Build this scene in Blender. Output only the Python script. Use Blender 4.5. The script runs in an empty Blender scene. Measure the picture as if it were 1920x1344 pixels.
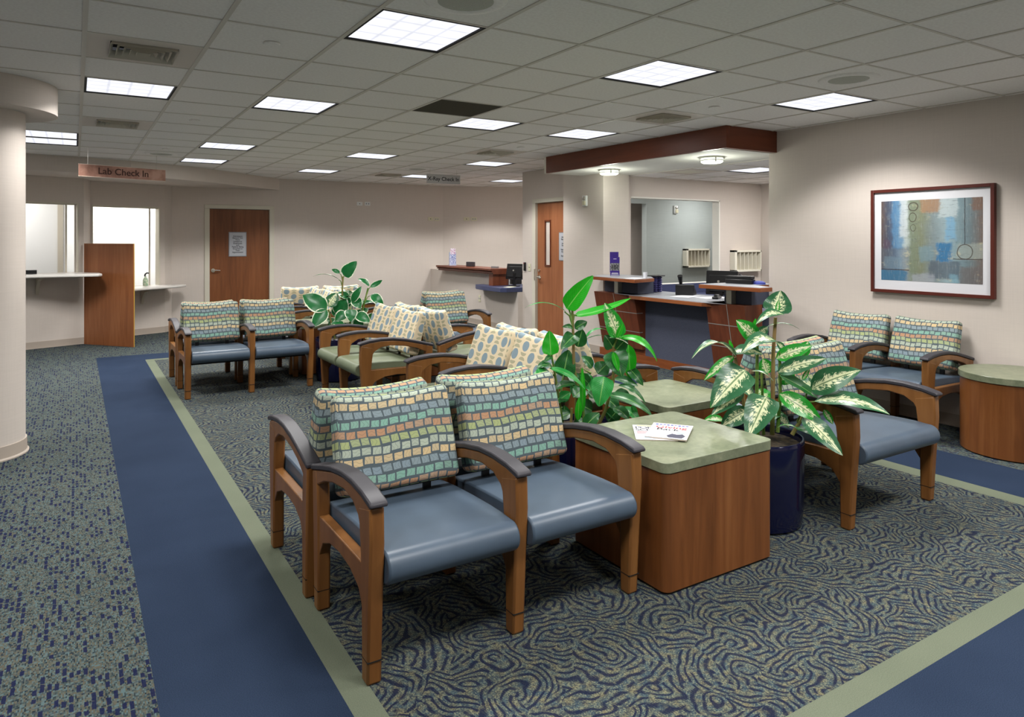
import bpy, bmesh, math, random
from mathutils import Vector, Matrix
random.seed(7)
D = bpy.data; SC = bpy.context.scene; COL = SC.collection

# ---------------------------------------------------------------- camera, world, exposure
CAM_H = 1.55; YAW = 0.5578; FPX = 1313.0
CEIL = 2.684
cam = D.cameras.new('camera'); camo = D.objects.new('camera', cam); COL.objects.link(camo)
camo.location = (0, 0, CAM_H)
camo.rotation_euler = (math.radians(90), 0, -YAW)
cam.sensor_fit = 'HORIZONTAL'; cam.sensor_width = 36.0; cam.lens = FPX / 1920 * 36
cam.shift_y = -(672 - 450) / 1920.0
cam.clip_start = 0.05; cam.clip_end = 100
SC.camera = camo
w = D.worlds.new('world'); SC.world = w; w.use_nodes = True
w.node_tree.nodes['Background'].inputs[0].default_value = (0.9, 0.93, 1, 1)
w.node_tree.nodes['Background'].inputs[1].default_value = 0.05
SC.view_settings.view_transform = 'Standard'
try: SC.view_settings.look = 'None'
except Exception: pass
SC.view_settings.gamma = 1.0
SC.view_settings.use_curve_mapping = False
SC.view_settings.exposure = 0.0
LAMP_W = 48.0
SY, CY = math.sin(YAW), math.cos(YAW)
def at(u, v, d):
    """room point seen d metres deep in the direction of (u, v)"""
    x = (u - 960) * d / FPX
    return Vector((x * CY + d * SY, -x * SY + d * CY, CAM_H - (v - 450) / FPX * d))

# ---------------------------------------------------------------- helpers
def lin(r, g, b):
    f = lambda c: (c / 255 / 12.92) if c / 255 <= .04045 else ((c / 255 + .055) / 1.055) ** 2.4
    return (f(r), f(g), f(b), 1.0)

def put(o, parent=None, loc=None):
    COL.objects.link(o)
    if parent is not None: o.parent = parent
    if loc is not None: o.location = loc
    return o

def obj(name, bm, mats, parent=None, world=False, loc=None, smooth=True, bevel=0, ang=38):
    """one mesh object from a bmesh; world=True: coordinates given in the room, moved under the parent"""
    me = D.meshes.new(name)
    if world and parent is not None:
        m = Matrix.Translation(parent.location) @ Matrix.Rotation(parent.rotation_euler.z, 4, 'Z')
        bmesh.ops.transform(bm, matrix=m.inverted(), verts=bm.verts)
    if world and parent is None and loc is not None:
        bmesh.ops.translate(bm, verts=bm.verts, vec=-Vector(loc))
    bmesh.ops.recalc_face_normals(bm, faces=bm.faces)
    bm.to_mesh(me); bm.free()
    if not isinstance(mats, (list, tuple)): mats = [mats]
    for m_ in mats: me.materials.append(m_)
    if smooth:
        for p in me.polygons: p.use_smooth = True
        me.set_sharp_from_angle(angle=math.radians(ang))
    o = D.objects.new(name, me); put(o, parent, loc)
    if bevel:
        b = o.modifiers.new('bevel', 'BEVEL'); b.width = bevel; b.segments = 2; b.limit_method = 'ANGLE'; b.angle_limit = math.radians(50)
    return o

def tag(o, label, cat, group=None, kind=None):
    o['label'] = label; o['category'] = cat
    if group: o['group'] = group
    if kind: o['kind'] = kind
    return o

def thing(name, label, cat, loc=(0, 0, 0), rz=0, group=None):
    o = D.objects.new(name, None); COL.objects.link(o)
    o.empty_display_size = .1
    o.location = loc; o.rotation_euler = (0, 0, rz)
    return tag(o, label, cat, group)

def struct(name, bm, mats, label=None, bevel=0, smooth=False):
    o = obj(name, bm, mats, smooth=smooth, bevel=bevel); o['kind'] = 'structure'
    o['label'] = label or name.replace('_', ' ')
    return o

def B(): return bmesh.new()

def face(bm, pts, mi=0):
    f = bm.faces.new([bm.verts.new(p) for p in pts]); f.material_index = mi; return f

def box(bm, x0, x1, y0, y1, z0, z1, mi=0):
    v = [bm.verts.new((x, y, z)) for z in (z0, z1) for y in (y0, y1) for x in (x0, x1)]
    for q in ((0, 1, 3, 2), (4, 5, 7, 6), (0, 1, 5, 4), (2, 3, 7, 6), (0, 2, 6, 4), (1, 3, 7, 5)):
        bm.faces.new([v[i] for i in q]).material_index = mi
    return v

def prism(bm, pts, a, b, axis='z', mi=0):
    """polygon pts (2d) swept from a to b along an axis; pts are (x,y), (y,z) for 'x', (x,z) for 'y'"""
    def P(p, t):
        return (p[0], p[1], t) if axis == 'z' else ((t, p[0], p[1]) if axis == 'x' else (p[0], t, p[1]))
    lo = [bm.verts.new(P(p, a)) for p in pts]; hi = [bm.verts.new(P(p, b)) for p in pts]
    n = len(pts)
    bm.faces.new(lo).material_index = mi; bm.faces.new(hi).material_index = mi
    for i in range(n):
        bm.faces.new((lo[i], lo[(i + 1) % n], hi[(i + 1) % n], hi[i])).material_index = mi

def ribbon(bm, top, bot, a, b):
    """closed band between two profile polylines (y,z), swept in x from a to b"""
    n = len(top)
    T0 = [bm.verts.new((a, p[0], p[1])) for p in top]; T1 = [bm.verts.new((b, p[0], p[1])) for p in top]
    U0 = [bm.verts.new((a, p[0], p[1])) for p in bot]; U1 = [bm.verts.new((b, p[0], p[1])) for p in bot]
    for i in range(n - 1):
        bm.faces.new((T0[i], T0[i + 1], T1[i + 1], T1[i])); bm.faces.new((U0[i], U1[i], U1[i + 1], U0[i + 1]))
        bm.faces.new((T0[i], U0[i], U0[i + 1], T0[i + 1])); bm.faces.new((T1[i], T1[i + 1], U1[i + 1], U1[i]))
    bm.faces.new((T0[0], T1[0], U1[0], U0[0])); bm.faces.new((T0[-1], U0[-1], U1[-1], T1[-1]))

def lathe(bm, prof, c=(0, 0, 0), n=32, mi=0, cap=True):
    rings = []
    for r, z in prof:
        rings.append([bm.verts.new((c[0] + r * math.cos(2 * math.pi * k / n), c[1] + r * math.sin(2 * math.pi * k / n), c[2] + z)) for k in range(n)])
    for i in range(len(rings) - 1):
        for k in range(n):
            bm.faces.new((rings[i][k], rings[i][(k + 1) % n], rings[i + 1][(k + 1) % n], rings[i + 1][k])).material_index = mi
    if cap:
        bm.faces.new(rings[0]).material_index = mi; bm.faces.new(rings[-1]).material_index = mi

def tube(bm, pts, rad, n=8, mi=0):
    pts = [Vector(p) for p in pts]
    if not isinstance(rad, (list, tuple)): rad = [rad] * len(pts)
    rings = []; up = Vector((0, 0, 1)); prev = None
    for i, p in enumerate(pts):
        d = (pts[min(i + 1, len(pts) - 1)] - pts[max(i - 1, 0)]).normalized()
        if prev is None:
            a = d.cross(up if abs(d.z) < .9 else Vector((1, 0, 0))).normalized()
        else:
            a = (prev - d * prev.dot(d)).normalized()
        prev = a; b = d.cross(a)
        rings.append([bm.verts.new(p + (a * math.cos(2 * math.pi * k / n) + b * math.sin(2 * math.pi * k / n)) * rad[i]) for k in range(n)])
    for i in range(len(rings) - 1):
        for k in range(n):
            bm.faces.new((rings[i][k], rings[i][(k + 1) % n], rings[i + 1][(k + 1) % n], rings[i + 1][k])).material_index = mi
    bm.faces.new(rings[0]).material_index = mi; bm.faces.new(rings[-1]).material_index = mi

def rbox(hx, hy, hz, r, nx=8, ny=4, nz=8, fn=None, voff=0.0):
    """rounded box with metre UVs on every side (u across, v down from the top), bent by fn"""
    bm = B(); uvl = bm.loops.layers.uv.new('UVMap')
    def axis(h, n):
        rr = min(.999, r / h)
        return [-1, -1 + .15 * rr, -1 + .4 * rr, -1 + .7 * rr] + [-(1 - rr) + 2 * (1 - rr) * i / n for i in range(n + 1)] + [1 - .7 * rr, 1 - .4 * rr, 1 - .15 * rr, 1]
    ax = (axis(hx, nx), axis(hy, ny), axis(hz, nz)); H = (hx, hy, hz)
    def P(p):
        p = Vector((p[0] * hx, p[1] * hy, p[2] * hz))
        q = Vector([max(-(H[i] - r), min(H[i] - r, p[i])) for i in range(3)])
        d = p - q
        return q + d.normalized() * r if d.length > 1e-9 else p
    for fx in range(3):
        a, b = [i for i in range(3) if i != fx]
        for sg in (-1, 1):
            grid = {}
            for i, ta in enumerate(ax[a]):
                for j, tb in enumerate(ax[b]):
                    p = [0, 0, 0]; p[fx] = sg; p[a] = ta; p[b] = tb
                    grid[i, j] = (bm.verts.new(P(p)), Vector((p[0] * hx, p[1] * hy, p[2] * hz)))
            for i in range(len(ax[a]) - 1):
                for j in range(len(ax[b]) - 1):
                    q = [grid[i, j], grid[i + 1, j], grid[i + 1, j + 1], grid[i, j + 1]]
                    f = bm.faces.new([k[0] for k in q])
                    for l, k in zip(f.loops, q):
                        c = k[1]
                        if fx == 1: uv = (c.x, hz - c.z)
                        elif fx == 0: uv = (c.y + hx * sg + .013, hz - c.z)
                        else: uv = (c.x, -(c.y + hy) * (1 if sg > 0 else -1) + (0 if sg > 0 else 2 * hz))
                        l[uvl].uv = (uv[0], uv[1] + voff)
    bmesh.ops.remove_doubles(bm, verts=bm.verts, dist=1e-5)
    if fn:
        for v in bm.verts: v.co = Vector(fn(v.co))
    return bm

def text(name, s, size, mat, parent, loc, rot, align='CENTER', ext=.0008, spacing=1.0, sx=1.0, line=1.0):
    c = D.curves.new(name, 'FONT'); c.body = s; c.size = size; c.align_x = align; c.align_y = 'CENTER'
    c.extrude = ext; c.offset = size * .012; c.space_character = spacing; c.space_line = line
    c.materials.append(mat)
    tmp = D.objects.new(name, c); COL.objects.link(tmp)
    me = D.meshes.new_from_object(tmp.evaluated_get(bpy.context.evaluated_depsgraph_get()))
    D.objects.remove(tmp)
    o = D.objects.new(name, me); put(o, parent); o.location = loc; o.rotation_euler = rot; o.scale = (sx, 1, 1)
    return o

# ---------------------------------------------------------------- node expressions
class E:
    def __init__(s, g, k): s.g = g; s.k = k
    def __add__(a, b): return a.g.m('ADD', a, b)
    __radd__ = __add__
    def __sub__(a, b): return a.g.m('SUBTRACT', a, b)
    def __rsub__(a, b): return a.g.m('SUBTRACT', b, a)
    def __mul__(a, b): return a.g.m('MULTIPLY', a, b)
    __rmul__ = __mul__
    def __truediv__(a, b): return a.g.m('DIVIDE', a, b)
    def __lt__(a, b): return a.g.m('LESS_THAN', a, b)
    def __gt__(a, b): return a.g.m('GREATER_THAN', a, b)
    def f(a, op, b=None): return a.g.m(op, a, b)

class G:
    def __init__(s, name, rough=.6, spec=.3, metal=0.0):
        s.mat = D.materials.new(name); s.mat.use_nodes = True; s.nt = s.mat.node_tree
        s.bsdf = s.nt.nodes['Principled BSDF']
        s.bsdf.inputs['Roughness'].default_value = rough
        s.bsdf.inputs['Specular IOR Level'].default_value = spec
        s.bsdf.inputs['Metallic'].default_value = metal
    def n(s, t, **kw):
        x = s.nt.nodes.new(t)
        for k, v in kw.items(): setattr(x, k, v)
        return x
    def link(s, a, sock):
        if isinstance(a, E): s.nt.links.new(a.k, sock)
        elif isinstance(a, (int, float)): sock.default_value = a
        elif a is not None: sock.default_value = a
    def m(s, op, a, b=None, c=None):
        x = s.n('ShaderNodeMath', operation=op)
        s.link(a, x.inputs[0])
        if b is not None: s.link(b, x.inputs[1])
        if c is not None: s.link(c, x.inputs[2])
        return E(s, x.outputs[0])
    def coord(s, kind='Object'):
        x = s.n('ShaderNodeTexCoord'); return E(s, x.outputs[kind])
    def sep(s, v):
        x = s.n('ShaderNodeSeparateXYZ'); s.link(v, x.inputs[0]); return [E(s, o) for o in x.outputs]
    def vec(s, x=0., y=0., z=0.):
        q = s.n('ShaderNodeCombineXYZ')
        for i, a in enumerate((x, y, z)): s.link(a, q.inputs[i])
        return E(s, q.outputs[0])
    def noise(s, v, scale=5., detail=2., rough=.5, dist=0., col=False):
        x = s.n('ShaderNodeTexNoise'); s.link(v, x.inputs['Vector'])
        x.inputs['Scale'].default_value = scale; x.inputs['Detail'].default_value = detail
        x.inputs['Roughness'].default_value = rough; x.inputs['Distortion'].default_value = dist
        return E(s, x.outputs['Color' if col else 'Fac'])
    def vor(s, v, scale=5., rand=1., metric='EUCLIDEAN', feature='F1', out='Distance'):
        x = s.n('ShaderNodeTexVoronoi', distance=metric, feature=feature); s.link(v, x.inputs['Vector'])
        x.inputs['Scale'].default_value = scale; x.inputs['Randomness'].default_value = rand
        return E(s, x.outputs[out])
    def white(s, v):
        x = s.n('ShaderNodeTexWhiteNoise', noise_dimensions='3D'); s.link(v, x.inputs['Vector']); return E(s, x.outputs['Value'])
    def mix(s, f, a, b):
        x = s.n('ShaderNodeMix', data_type='RGBA'); s.link(f, x.inputs[0]); s.link(a, x.inputs[6]); s.link(b, x.inputs[7]); return E(s, x.outputs[2])
    def smooth(s, x_, lo, hi):
        x = s.n('ShaderNodeMapRange', interpolation_type='SMOOTHSTEP'); s.link(x_, x.inputs[0])
        x.inputs[1].default_value = lo; x.inputs[2].default_value = hi; return E(s, x.outputs[0])
    def ramp(s, f, stops, mode='LINEAR'):
        x = s.n('ShaderNodeValToRGB'); cr = x.color_ramp; cr.interpolation = mode
        s.link(f, x.inputs[0])
        while len(cr.elements) < len(stops): cr.elements.new(.5)
        for e, (p, c_) in zip(cr.elements, stops): e.position = p; e.color = c_
        return E(s, x.outputs[0])
    def col(s, c): s.link(c, s.bsdf.inputs['Base Color']); return s
    def bump(s, h, dist=.002, strength=.5):
        x = s.n('ShaderNodeBump'); s.link(h, x.inputs['Height']); x.inputs['Distance'].default_value = dist
        x.inputs['Strength'].default_value = strength
        s.nt.links.new(x.outputs[0], s.bsdf.inputs['Normal']); return s

def flat(name, c, rough=.6, spec=.3, metal=0.0):
    return G(name, rough, spec, metal).col(lin(*c)).mat

def speckle(name, c1, c2, scale, rough=.8, detail=2, bump=0, spec=.2):
    g = G(name, rough, spec); n = g.noise(g.coord(), scale, detail)
    g.col(g.mix(g.smooth(n, .35, .65), lin(*c1), lin(*c2)))
    if bump: g.bump(n, bump, .6)
    return g.mat

# walls: warm woven vinyl
def m_wall(name, c, amp=.022):
    g = G(name, .75, .2); x, y, z = g.sep(g.coord())
    a = g.noise(g.vec(x * 160, y * 160, z * 4), 1, 2); b = g.noise(g.vec(x * 4, y * 4, z * 160), 1, 2)
    t = g.smooth(a + b, .7, 1.3)
    k = lin(*c); k2 = tuple(q * (1 - amp * 2) for q in k[:3]) + (1,)
    return g.col(g.mix(t, k2, k)).mat
WALL = m_wall('wall_vinyl', (206, 196, 187))
WALL_GREY = m_wall('grey_blue_wall', (176, 184, 182), .04)
WHITE = flat('white_paint', (232, 232, 230), .6)
TRIM = flat('beige_trim', (196, 188, 172), .5)
BASEB = flat('baseboard_vinyl', (172, 160, 148), .55)
FRAMEB = flat('frame_beige', (205, 200, 184), .5)
TILE = speckle('ceiling_tile', (236, 232, 228), (242, 239, 235), 60, .9, 3)
TBAR = flat('ceiling_bar', (206, 200, 190), .5)
DRYWALL = flat('soffit_paint', (222, 220, 212), .7)
BLACK = flat('black_plastic', (22, 22, 24), .35, .4)
DARK = flat('dark_gap', (20, 20, 18), .7)
DGREY = flat('armrest_polymer', (52, 50, 55), .45, .3)
CHROME = G('brushed_metal', .3, .5, 1.0).col(lin(200, 196, 188)).mat
SILVER = G('silver_post', .4, .5, .6).col(lin(190, 190, 182)).mat
PAPER = flat('white_paper', (216, 216, 220), .6)
LAMIN = flat('grey_laminate', (150, 152, 158), .35, .4)
WHSOLID = flat('solid_surface', (214, 210, 204), .3, .4)
IVORY = flat('ivory_plastic', (206, 202, 174), .4)
PLWHITE = flat('white_plastic', (222, 224, 222), .4)

def m_wood(name, dark, mid, light, grain=1., rough=.35, axis='z', planks=0., spec=.35):
    g = G(name, rough, spec); x, y, z = g.sep(g.coord())
    if axis == 'z': v = g.vec(x * 26 * grain, y * 26 * grain, z * 1.6); h = x + y * 1.3
    elif axis == 'y': v = g.vec(x * 26 * grain, y * 1.6, z * 26 * grain); h = x
    else: v = g.vec(x * 1.6, y * 26 * grain, z * 26 * grain); h = y
    a = g.noise(v, 1, 4, .6, .4)
    b = g.noise(v, .16, 2, .5)
    t = a * .55 + b * .45
    if planks:
        t = t + (g.white(g.vec((h / planks).f('FLOOR'), 0., 0.)) - .5) * .16
    c = g.ramp(t, [(.3, lin(*dark)), (.5, lin(*mid)), (.72, lin(*light))])
    g.col(c); g.bump(a, .0006, .3)
    return g.mat
CHAIRWOOD = m_wood('chair_wood', (97, 61, 29), (118, 77, 39), (135, 92, 50), .6, .32)
CHERRY = m_wood('cherry_veneer', (90, 52, 25), (112, 67, 34), (131, 84, 46), .8, .3, 'z', .16)
CHERRYD = m_wood('dark_cherry_trim', (88, 44, 28), (108, 56, 36), (122, 66, 44), .6, .35, 'y')
CHERRYH = m_wood('cherry_edge', (108, 56, 28), (132, 74, 40), (148, 88, 50), .6, .35, 'y')
CHERRYX = m_wood('dark_cherry_trim_cross', (88, 44, 28), (108, 56, 36), (122, 66, 44), .6, .35, 'x')
DESKWOOD = m_wood('desk_cherry', (90, 46, 29), (112, 60, 38), (128, 72, 47), .8, .35, 'z')
DOORDARK = m_wood('far_door_cherry', (98, 57, 33), (122, 74, 43), (138, 88, 54), .8, .4, 'z', .2)
PANELWOOD = m_wood('lit_divider_cherry', (118, 68, 40), (146, 90, 54), (164, 108, 70), .8, .3, 'z', .2)  # lighter cherry: the stronger light on the divider is put into the colour
DOORWOOD = m_wood('door_cherry', (132, 80, 50), (154, 97, 63), (170, 112, 76), .8, .4, 'z', .2)
FRAMEWOOD = flat('mahogany_frame', (84, 34, 26), .35, .4)

def m_vinyl(name, c, rough=.38):
    g = G(name, rough, .4); n = g.noise(g.coord(), 7, 3); k = lin(*c)
    g.col(g.mix(g.smooth(n, .3, .7), tuple(q * .88 for q in k[:3]) + (1,), k))
    g.bump(g.noise(g.coord(), 300, 2), .0004, .25); return g.mat
VBLUE = m_vinyl('blue_vinyl', (72, 86, 101)); VGREEN = m_vinyl('green_vinyl', (104, 113, 90))

def m_mosaic():
    g = G('mosaic_fabric', .85, .15); x, y, _ = g.sep(g.coord('UV'))
    wv = (x * 13.).f('SINE') * .004 + (x * 39. + 1.3).f('SINE') * .0015
    r = (y + wv + .2) / .0385; row = r.f('FLOOR'); fy = r.f('FRACT')
    rn = g.white(g.vec(row, 3.7, 0.))
    cx = (x + (r * 2.1).f('SINE') * .003) / .044 + rn * 9. + (x * 47. + row * 2.).f('SINE') * .06
    colm = cx.f('FLOOR'); fx = cx.f('FRACT')
    h = g.white(g.vec(colm, row, 1.)); h2 = g.white(g.vec(colm, row, 5.))
    jy = fy + (h - .5) * .2; jx = fx + (fy - .5) * (h2 - .5) * .16
    mask = (jx > .085) * (jx < .915) * (jy > .125) * (jy < .87)
    m6 = g.m('FLOORED_MODULO', row - 5., 6.)
    stops = [((i + .02) / 6, lin(*c)) for i, c in enumerate([(186, 196, 176), (222, 192, 142), (134, 152, 164), (130, 180, 162), (192, 142, 104), (174, 184, 122)])]
    stops[0] = (0, stops[0][1])
    c = g.ramp(m6 / 6. + .04, stops, 'CONSTANT')
    c = g.mix(.12 + h * .3, c, lin(150, 160, 150))
    vert = h2 > .5
    a = vert * fx + (1. - vert) * fy; b = vert * fy + (1. - vert) * fx
    ln = ((a * 2.6 + (b * 7. + h * 20.).f('SINE') * .3 + h).f('FRACT') - .5).f('ABSOLUTE') < .045
    c = g.mix(ln * .6, c, lin(70, 80, 82))
    c = g.mix(mask, lin(84, 95, 100), g.mix(.10, c, lin(60, 70, 72)))
    g.col(c); g.bump(g.noise(g.coord('UV'), 900, 1), .0006, .4); return g.mat
MOSAIC = m_mosaic()

def m_pebble():
    g = G('cream_pebble_fabric', .85, .15); x, y, _ = g.sep(g.coord('UV'))
    cw, P = .104, .155
    col = (x / cw + .5).f('FLOOR'); fx = x - col * cw
    yy = y + g.m('FLOORED_MODULO', col, 2.) * (P / 2) + .9 + (x * 23.).f('SINE') * .004
    t = (yy / P).f('FRACT') * P
    def q(a, r): return (a / r) * (a / r)
    el = (q(fx, .039) + q(t - .0385, .040)) < 1.
    bowl = (t > .089) * ((q(fx, .036) + q(t - .089, .025)) < 1.)
    dome = (t < .145) * ((q(fx, .036) + q(t - .145, .025)) < 1.)
    stripe = g.noise(g.vec(x * 500, y * 60, 0.), 1, 1)
    blue = g.mix(stripe, lin(112, 132, 142), lin(138, 154, 162)); tan = g.mix(stripe, lin(150, 146, 120), lin(178, 172, 146))
    base = g.mix(stripe, lin(204, 188, 156), lin(218, 202, 172))
    c = g.mix(el, base, blue); c = g.mix(bowl, c, tan); c = g.mix(dome, c, tan)
    g.col(c); return g.mat
PEBBLE = m_pebble()

def m_marble():
    g = G('green_stone_laminate', .3, .4); v = g.coord()
    a = g.noise(v, 6, 6, .65, .6); b = g.noise(v, 40, 3, .6)
    c = g.ramp(a * .7 + b * .3, [(.32, lin(92, 99, 78)), (.5, lin(116, 122, 98)), (.68, lin(138, 141, 116))])
    return g.col(c).mat
MARBLE = m_marble()

# carpets
def thread(g, x, y):
    return g.noise(g.vec(x * 900, y * 260, 0.), 1, 1)
def m_dash():
    g = G('dash_carpet', .95, .05); x, y, z = g.sep(g.coord())
    xw = x + (g.noise(g.coord(), 40, 2) - .5) * .004
    c_ = (xw / .0215).f('FLOOR'); fx = (xw / .0215).f('FRACT')
    yo = y / .052 + g.white(g.vec(c_, 3.3, 0.)) * 7. + (g.noise(g.coord(), 60, 1) - .5) * .35
    r_ = yo.f('FLOOR'); fy = yo.f('FRACT'); h = g.white(g.vec(c_, r_, 2.2)); h3 = g.white(g.vec(c_, r_, 7.7))
    dk = (h < .36) * ((fx - .5).f('ABSOLUTE') < .30) * ((fy - .5).f('ABSOLUTE') < (.24 + h3 * .26))
    wv = g.white(g.vec((x / .0046).f('FLOOR'), (y / .010).f('FLOOR'), 1.)); wl = g.noise(g.vec(x * 60, y * 45, 0.), 1, 2)
    base = g.ramp(wv * .55 + wl * .45, [(.24, lin(34, 42, 48)), (.40, lin(66, 77, 76)), (.54, lin(84, 78, 64)), (.74, lin(80, 98, 100))])
    hl = (g.noise(g.vec(x * 6, y * 90, 0.), 1, 2) > .62) * .55
    c = g.mix(hl, base, lin(44, 52, 66)); c = g.mix(dk * .92, c, lin(24, 28, 58))
    g.col(c); g.bump(wv, .002, .4); return g.mat
def m_swirl():
    g = G('swirl_carpet', .95, .05); x, y, z = g.sep(g.coord())
    nv = g.n('ShaderNodeTexNoise'); g.link(g.coord(), nv.inputs['Vector']); nv.inputs['Scale'].default_value = 5.; nv.inputs['Detail'].default_value = 1.
    nc = g.sep(E(g, nv.outputs['Color']))
    wx = x + (nc[0] - .5) * .17; wy = y + (nc[1] - .5) * .17
    vn = g.n('ShaderNodeTexVoronoi'); g.link(g.vec(wx, wy, 0.), vn.inputs['Vector']); vn.inputs['Scale'].default_value = 5.6
    pp = g.sep(E(g, vn.outputs['Position'])); cc_ = g.sep(E(g, vn.outputs['Color']))
    ax = wx - pp[0] - (cc_[0] - .5) * .32; ay = wy - pp[1] - (cc_[1] - .5) * .32
    d = (ax * ax + ay * ay).f('SQRT')
    ln = g.noise(g.vec(x, y, 5.), 14, 1.)
    br = g.smooth(g.noise(g.vec(x, y, 9.), 22, 1.), .30, .44)
    s = ((d / .031 + ln * 1.0) * 6.283).f('SINE')
    fine = g.noise(g.vec(x * 420, y * 420, 0.), 1, 1); tw = ((x * 700. + y * 120.).f('SINE')) * .1
    base = g.ramp(g.noise(g.coord(), 26, 3), [(.35, lin(66, 80, 84)), (.5, lin(82, 88, 80)), (.68, lin(100, 96, 76))])
    st = g.white(g.vec((x / .0045).f('FLOOR'), (y / .0045).f('FLOOR'), 4.))
    base = g.mix((st < .38) * .55, base, lin(28, 36, 54)); base = g.mix((st > .82) * .4, base, lin(132, 132, 104))
    mask = g.smooth(s + tw * 2 + (st - .5) * .9, .15, .6) * br
    g.col(g.mix(mask * .9, base, lin(22, 27, 50))); g.bump(fine, .003, .6); return g.mat
def m_plain(name, c1, c2):
    g = G(name, .95, .05); x, y, z = g.sep(g.coord())
    f = g.noise(g.vec(x * 320, y * 320, 0.), 1, 3); l = g.noise(g.coord(), 2.2, 2)
    t = g.smooth(f * .8 + l * .2, .3, .7)
    g.col(g.mix(t, lin(*c1), lin(*c2))); g.bump(f, .003, .6); return g.mat
CDASH = m_dash(); CSWIRL = m_swirl()
CBLUE = m_plain('blue_carpet', (30, 40, 57), (45, 57, 77)); CGREEN = m_plain('sage_carpet', (90, 97, 82), (110, 115, 98))

BLUEFAB = speckle('blue_grey_panel', (70, 74, 90), (84, 88, 104), 300, .7, 2)
BLUETOP = speckle('navy_laminate', (56, 62, 92), (68, 74, 104), 200, .35, 2)
POT = G('navy_glazed_planter', .12, .5).col(lin(14, 16, 44)).mat
SOIL = speckle('dark_moss', (30, 26, 20), (60, 50, 36), 40, .9, 3)
STEM = speckle('green_stem', (70, 108, 40), (112, 132, 66), 14, .5, 2)
STEMB = speckle('tan_stem', (128, 104, 66), (104, 116, 58), 10, .6, 2)

def m_leaf(name, a, b, kind):
    g = G(name, .32, .45); u, v, _ = g.sep(g.coord('UV'))
    au = (u - .5).f('ABSOLUTE') * 2.
    n = g.noise(g.vec(u * 3., v * 3., 0.), 3, 3)
    vein = ((v * 13. - au * 4.).f('FRACT') - .5).f('ABSOLUTE')
    c = g.mix(n, lin(*a), lin(*b))
    mid = au < .05
    if kind == 'plain':
        c = g.mix((vein < .04) * .16, c, lin(150, 200, 110)); c = g.mix(mid * .5, c, lin(150, 200, 110))
    elif kind == 'edge':
        w_ = au + (n - .5) * .25
        c = g.mix((vein < .05) * .1, c, lin(120, 180, 130)); c = g.mix(w_ > .86, c, lin(226, 232, 206))
    else:
        j = g.noise(g.vec((v - au * .32) * 34., u * 9., 0.), 1, 4, .75); n2_ = g.noise(g.vec(u * 6., v * 9., 3.), 1, 2)
        w_ = au + (j - .5) * 2.0 + (n2_ - .5) * 1.0 + (v - .45).f('ABSOLUTE') * .25
        c = g.mix(w_ < .34, c, lin(224, 228, 184)); c = g.mix(mid * .8, c, lin(60, 110, 60))
    g.col(c)
    g.bsdf.inputs['Subsurface Weight'].default_value = 0.0
    tr = g.n('ShaderNodeBsdfTranslucent'); g.link(c, tr.inputs[0]); mx = g.n('ShaderNodeMixShader'); mx.inputs[0].default_value = .18
    g.nt.links.new(g.bsdf.outputs[0], mx.inputs[1]); g.nt.links.new(tr.outputs[0], mx.inputs[2])
    g.nt.links.new(mx.outputs[0], g.nt.nodes['Material Output'].inputs[0]); g.bump(vein, .001, .4); return g.mat
LBRIGHT = m_leaf('bright_leaf', (14, 140, 10), (34, 168, 26), 'plain')
LDARK = m_leaf('dark_leaf', (18, 74, 30), (30, 100, 44), 'plain')
LMID = m_leaf('mid_leaf', (24, 120, 46), (44, 150, 66), 'plain')
LVAR = m_leaf('variegated_leaf', (34, 84, 52), (50, 108, 68), 'var')
LVARB = m_leaf('bright_variegated_leaf', (14, 130, 26), (44, 156, 50), 'var')
LEDGE = m_leaf('white_edged_leaf', (10, 88, 40), (28, 112, 56), 'edge')

# ================================================================ THE ROOM
LENS = D.materials.new('prismatic_lens'); LENS.use_nodes = True
def make_lens():
    nt = LENS.node_tree; nt.nodes.clear()
    g = G.__new__(G); g.mat = LENS; g.nt = nt
    out = g.n('ShaderNodeOutputMaterial'); em = g.n('ShaderNodeEmission')
    x, y, z = g.sep(g.coord())
    fx = ((x / .14).f('FRACT') - .5).f('ABSOLUTE'); fy = ((y / .14).f('FRACT') - .5).f('ABSOLUTE')
    edge = g.smooth(fx.f('MAXIMUM', fy), .40, .49)
    n = g.noise(g.coord(), 9, 2)
    g.link(g.mix(edge, lin(248, 249, 255), lin(236, 238, 248)), em.inputs[0])
    g.link(.92 + n * .35 - edge * .12, em.inputs[1])
    nt.links.new(em.outputs[0], out.inputs[0])
make_lens()

# floor with its inlaid carpet zones
bm = B()
xs = [-3.4, .234, .77, .868, 4.70, 4.84, 5.41, 12.0]
ys = [-3.0, .80, 1.36, 1.462, 10.12, 10.22, 10.71, 16.0]
for i in range(7):
    for j in range(7):
        di = min(i, 6 - i); dj = min(j, 6 - j); lv = min(di, dj)
        face(bm, [(xs[i], ys[j], 0), (xs[i + 1], ys[j], 0), (xs[i + 1], ys[j + 1], 0), (xs[i], ys[j + 1], 0)], lv)
struct('floor', bm, [CDASH, CBLUE, CGREEN, CSWIRL], 'patterned carpet floor with blue band and sage stripe')

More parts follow.
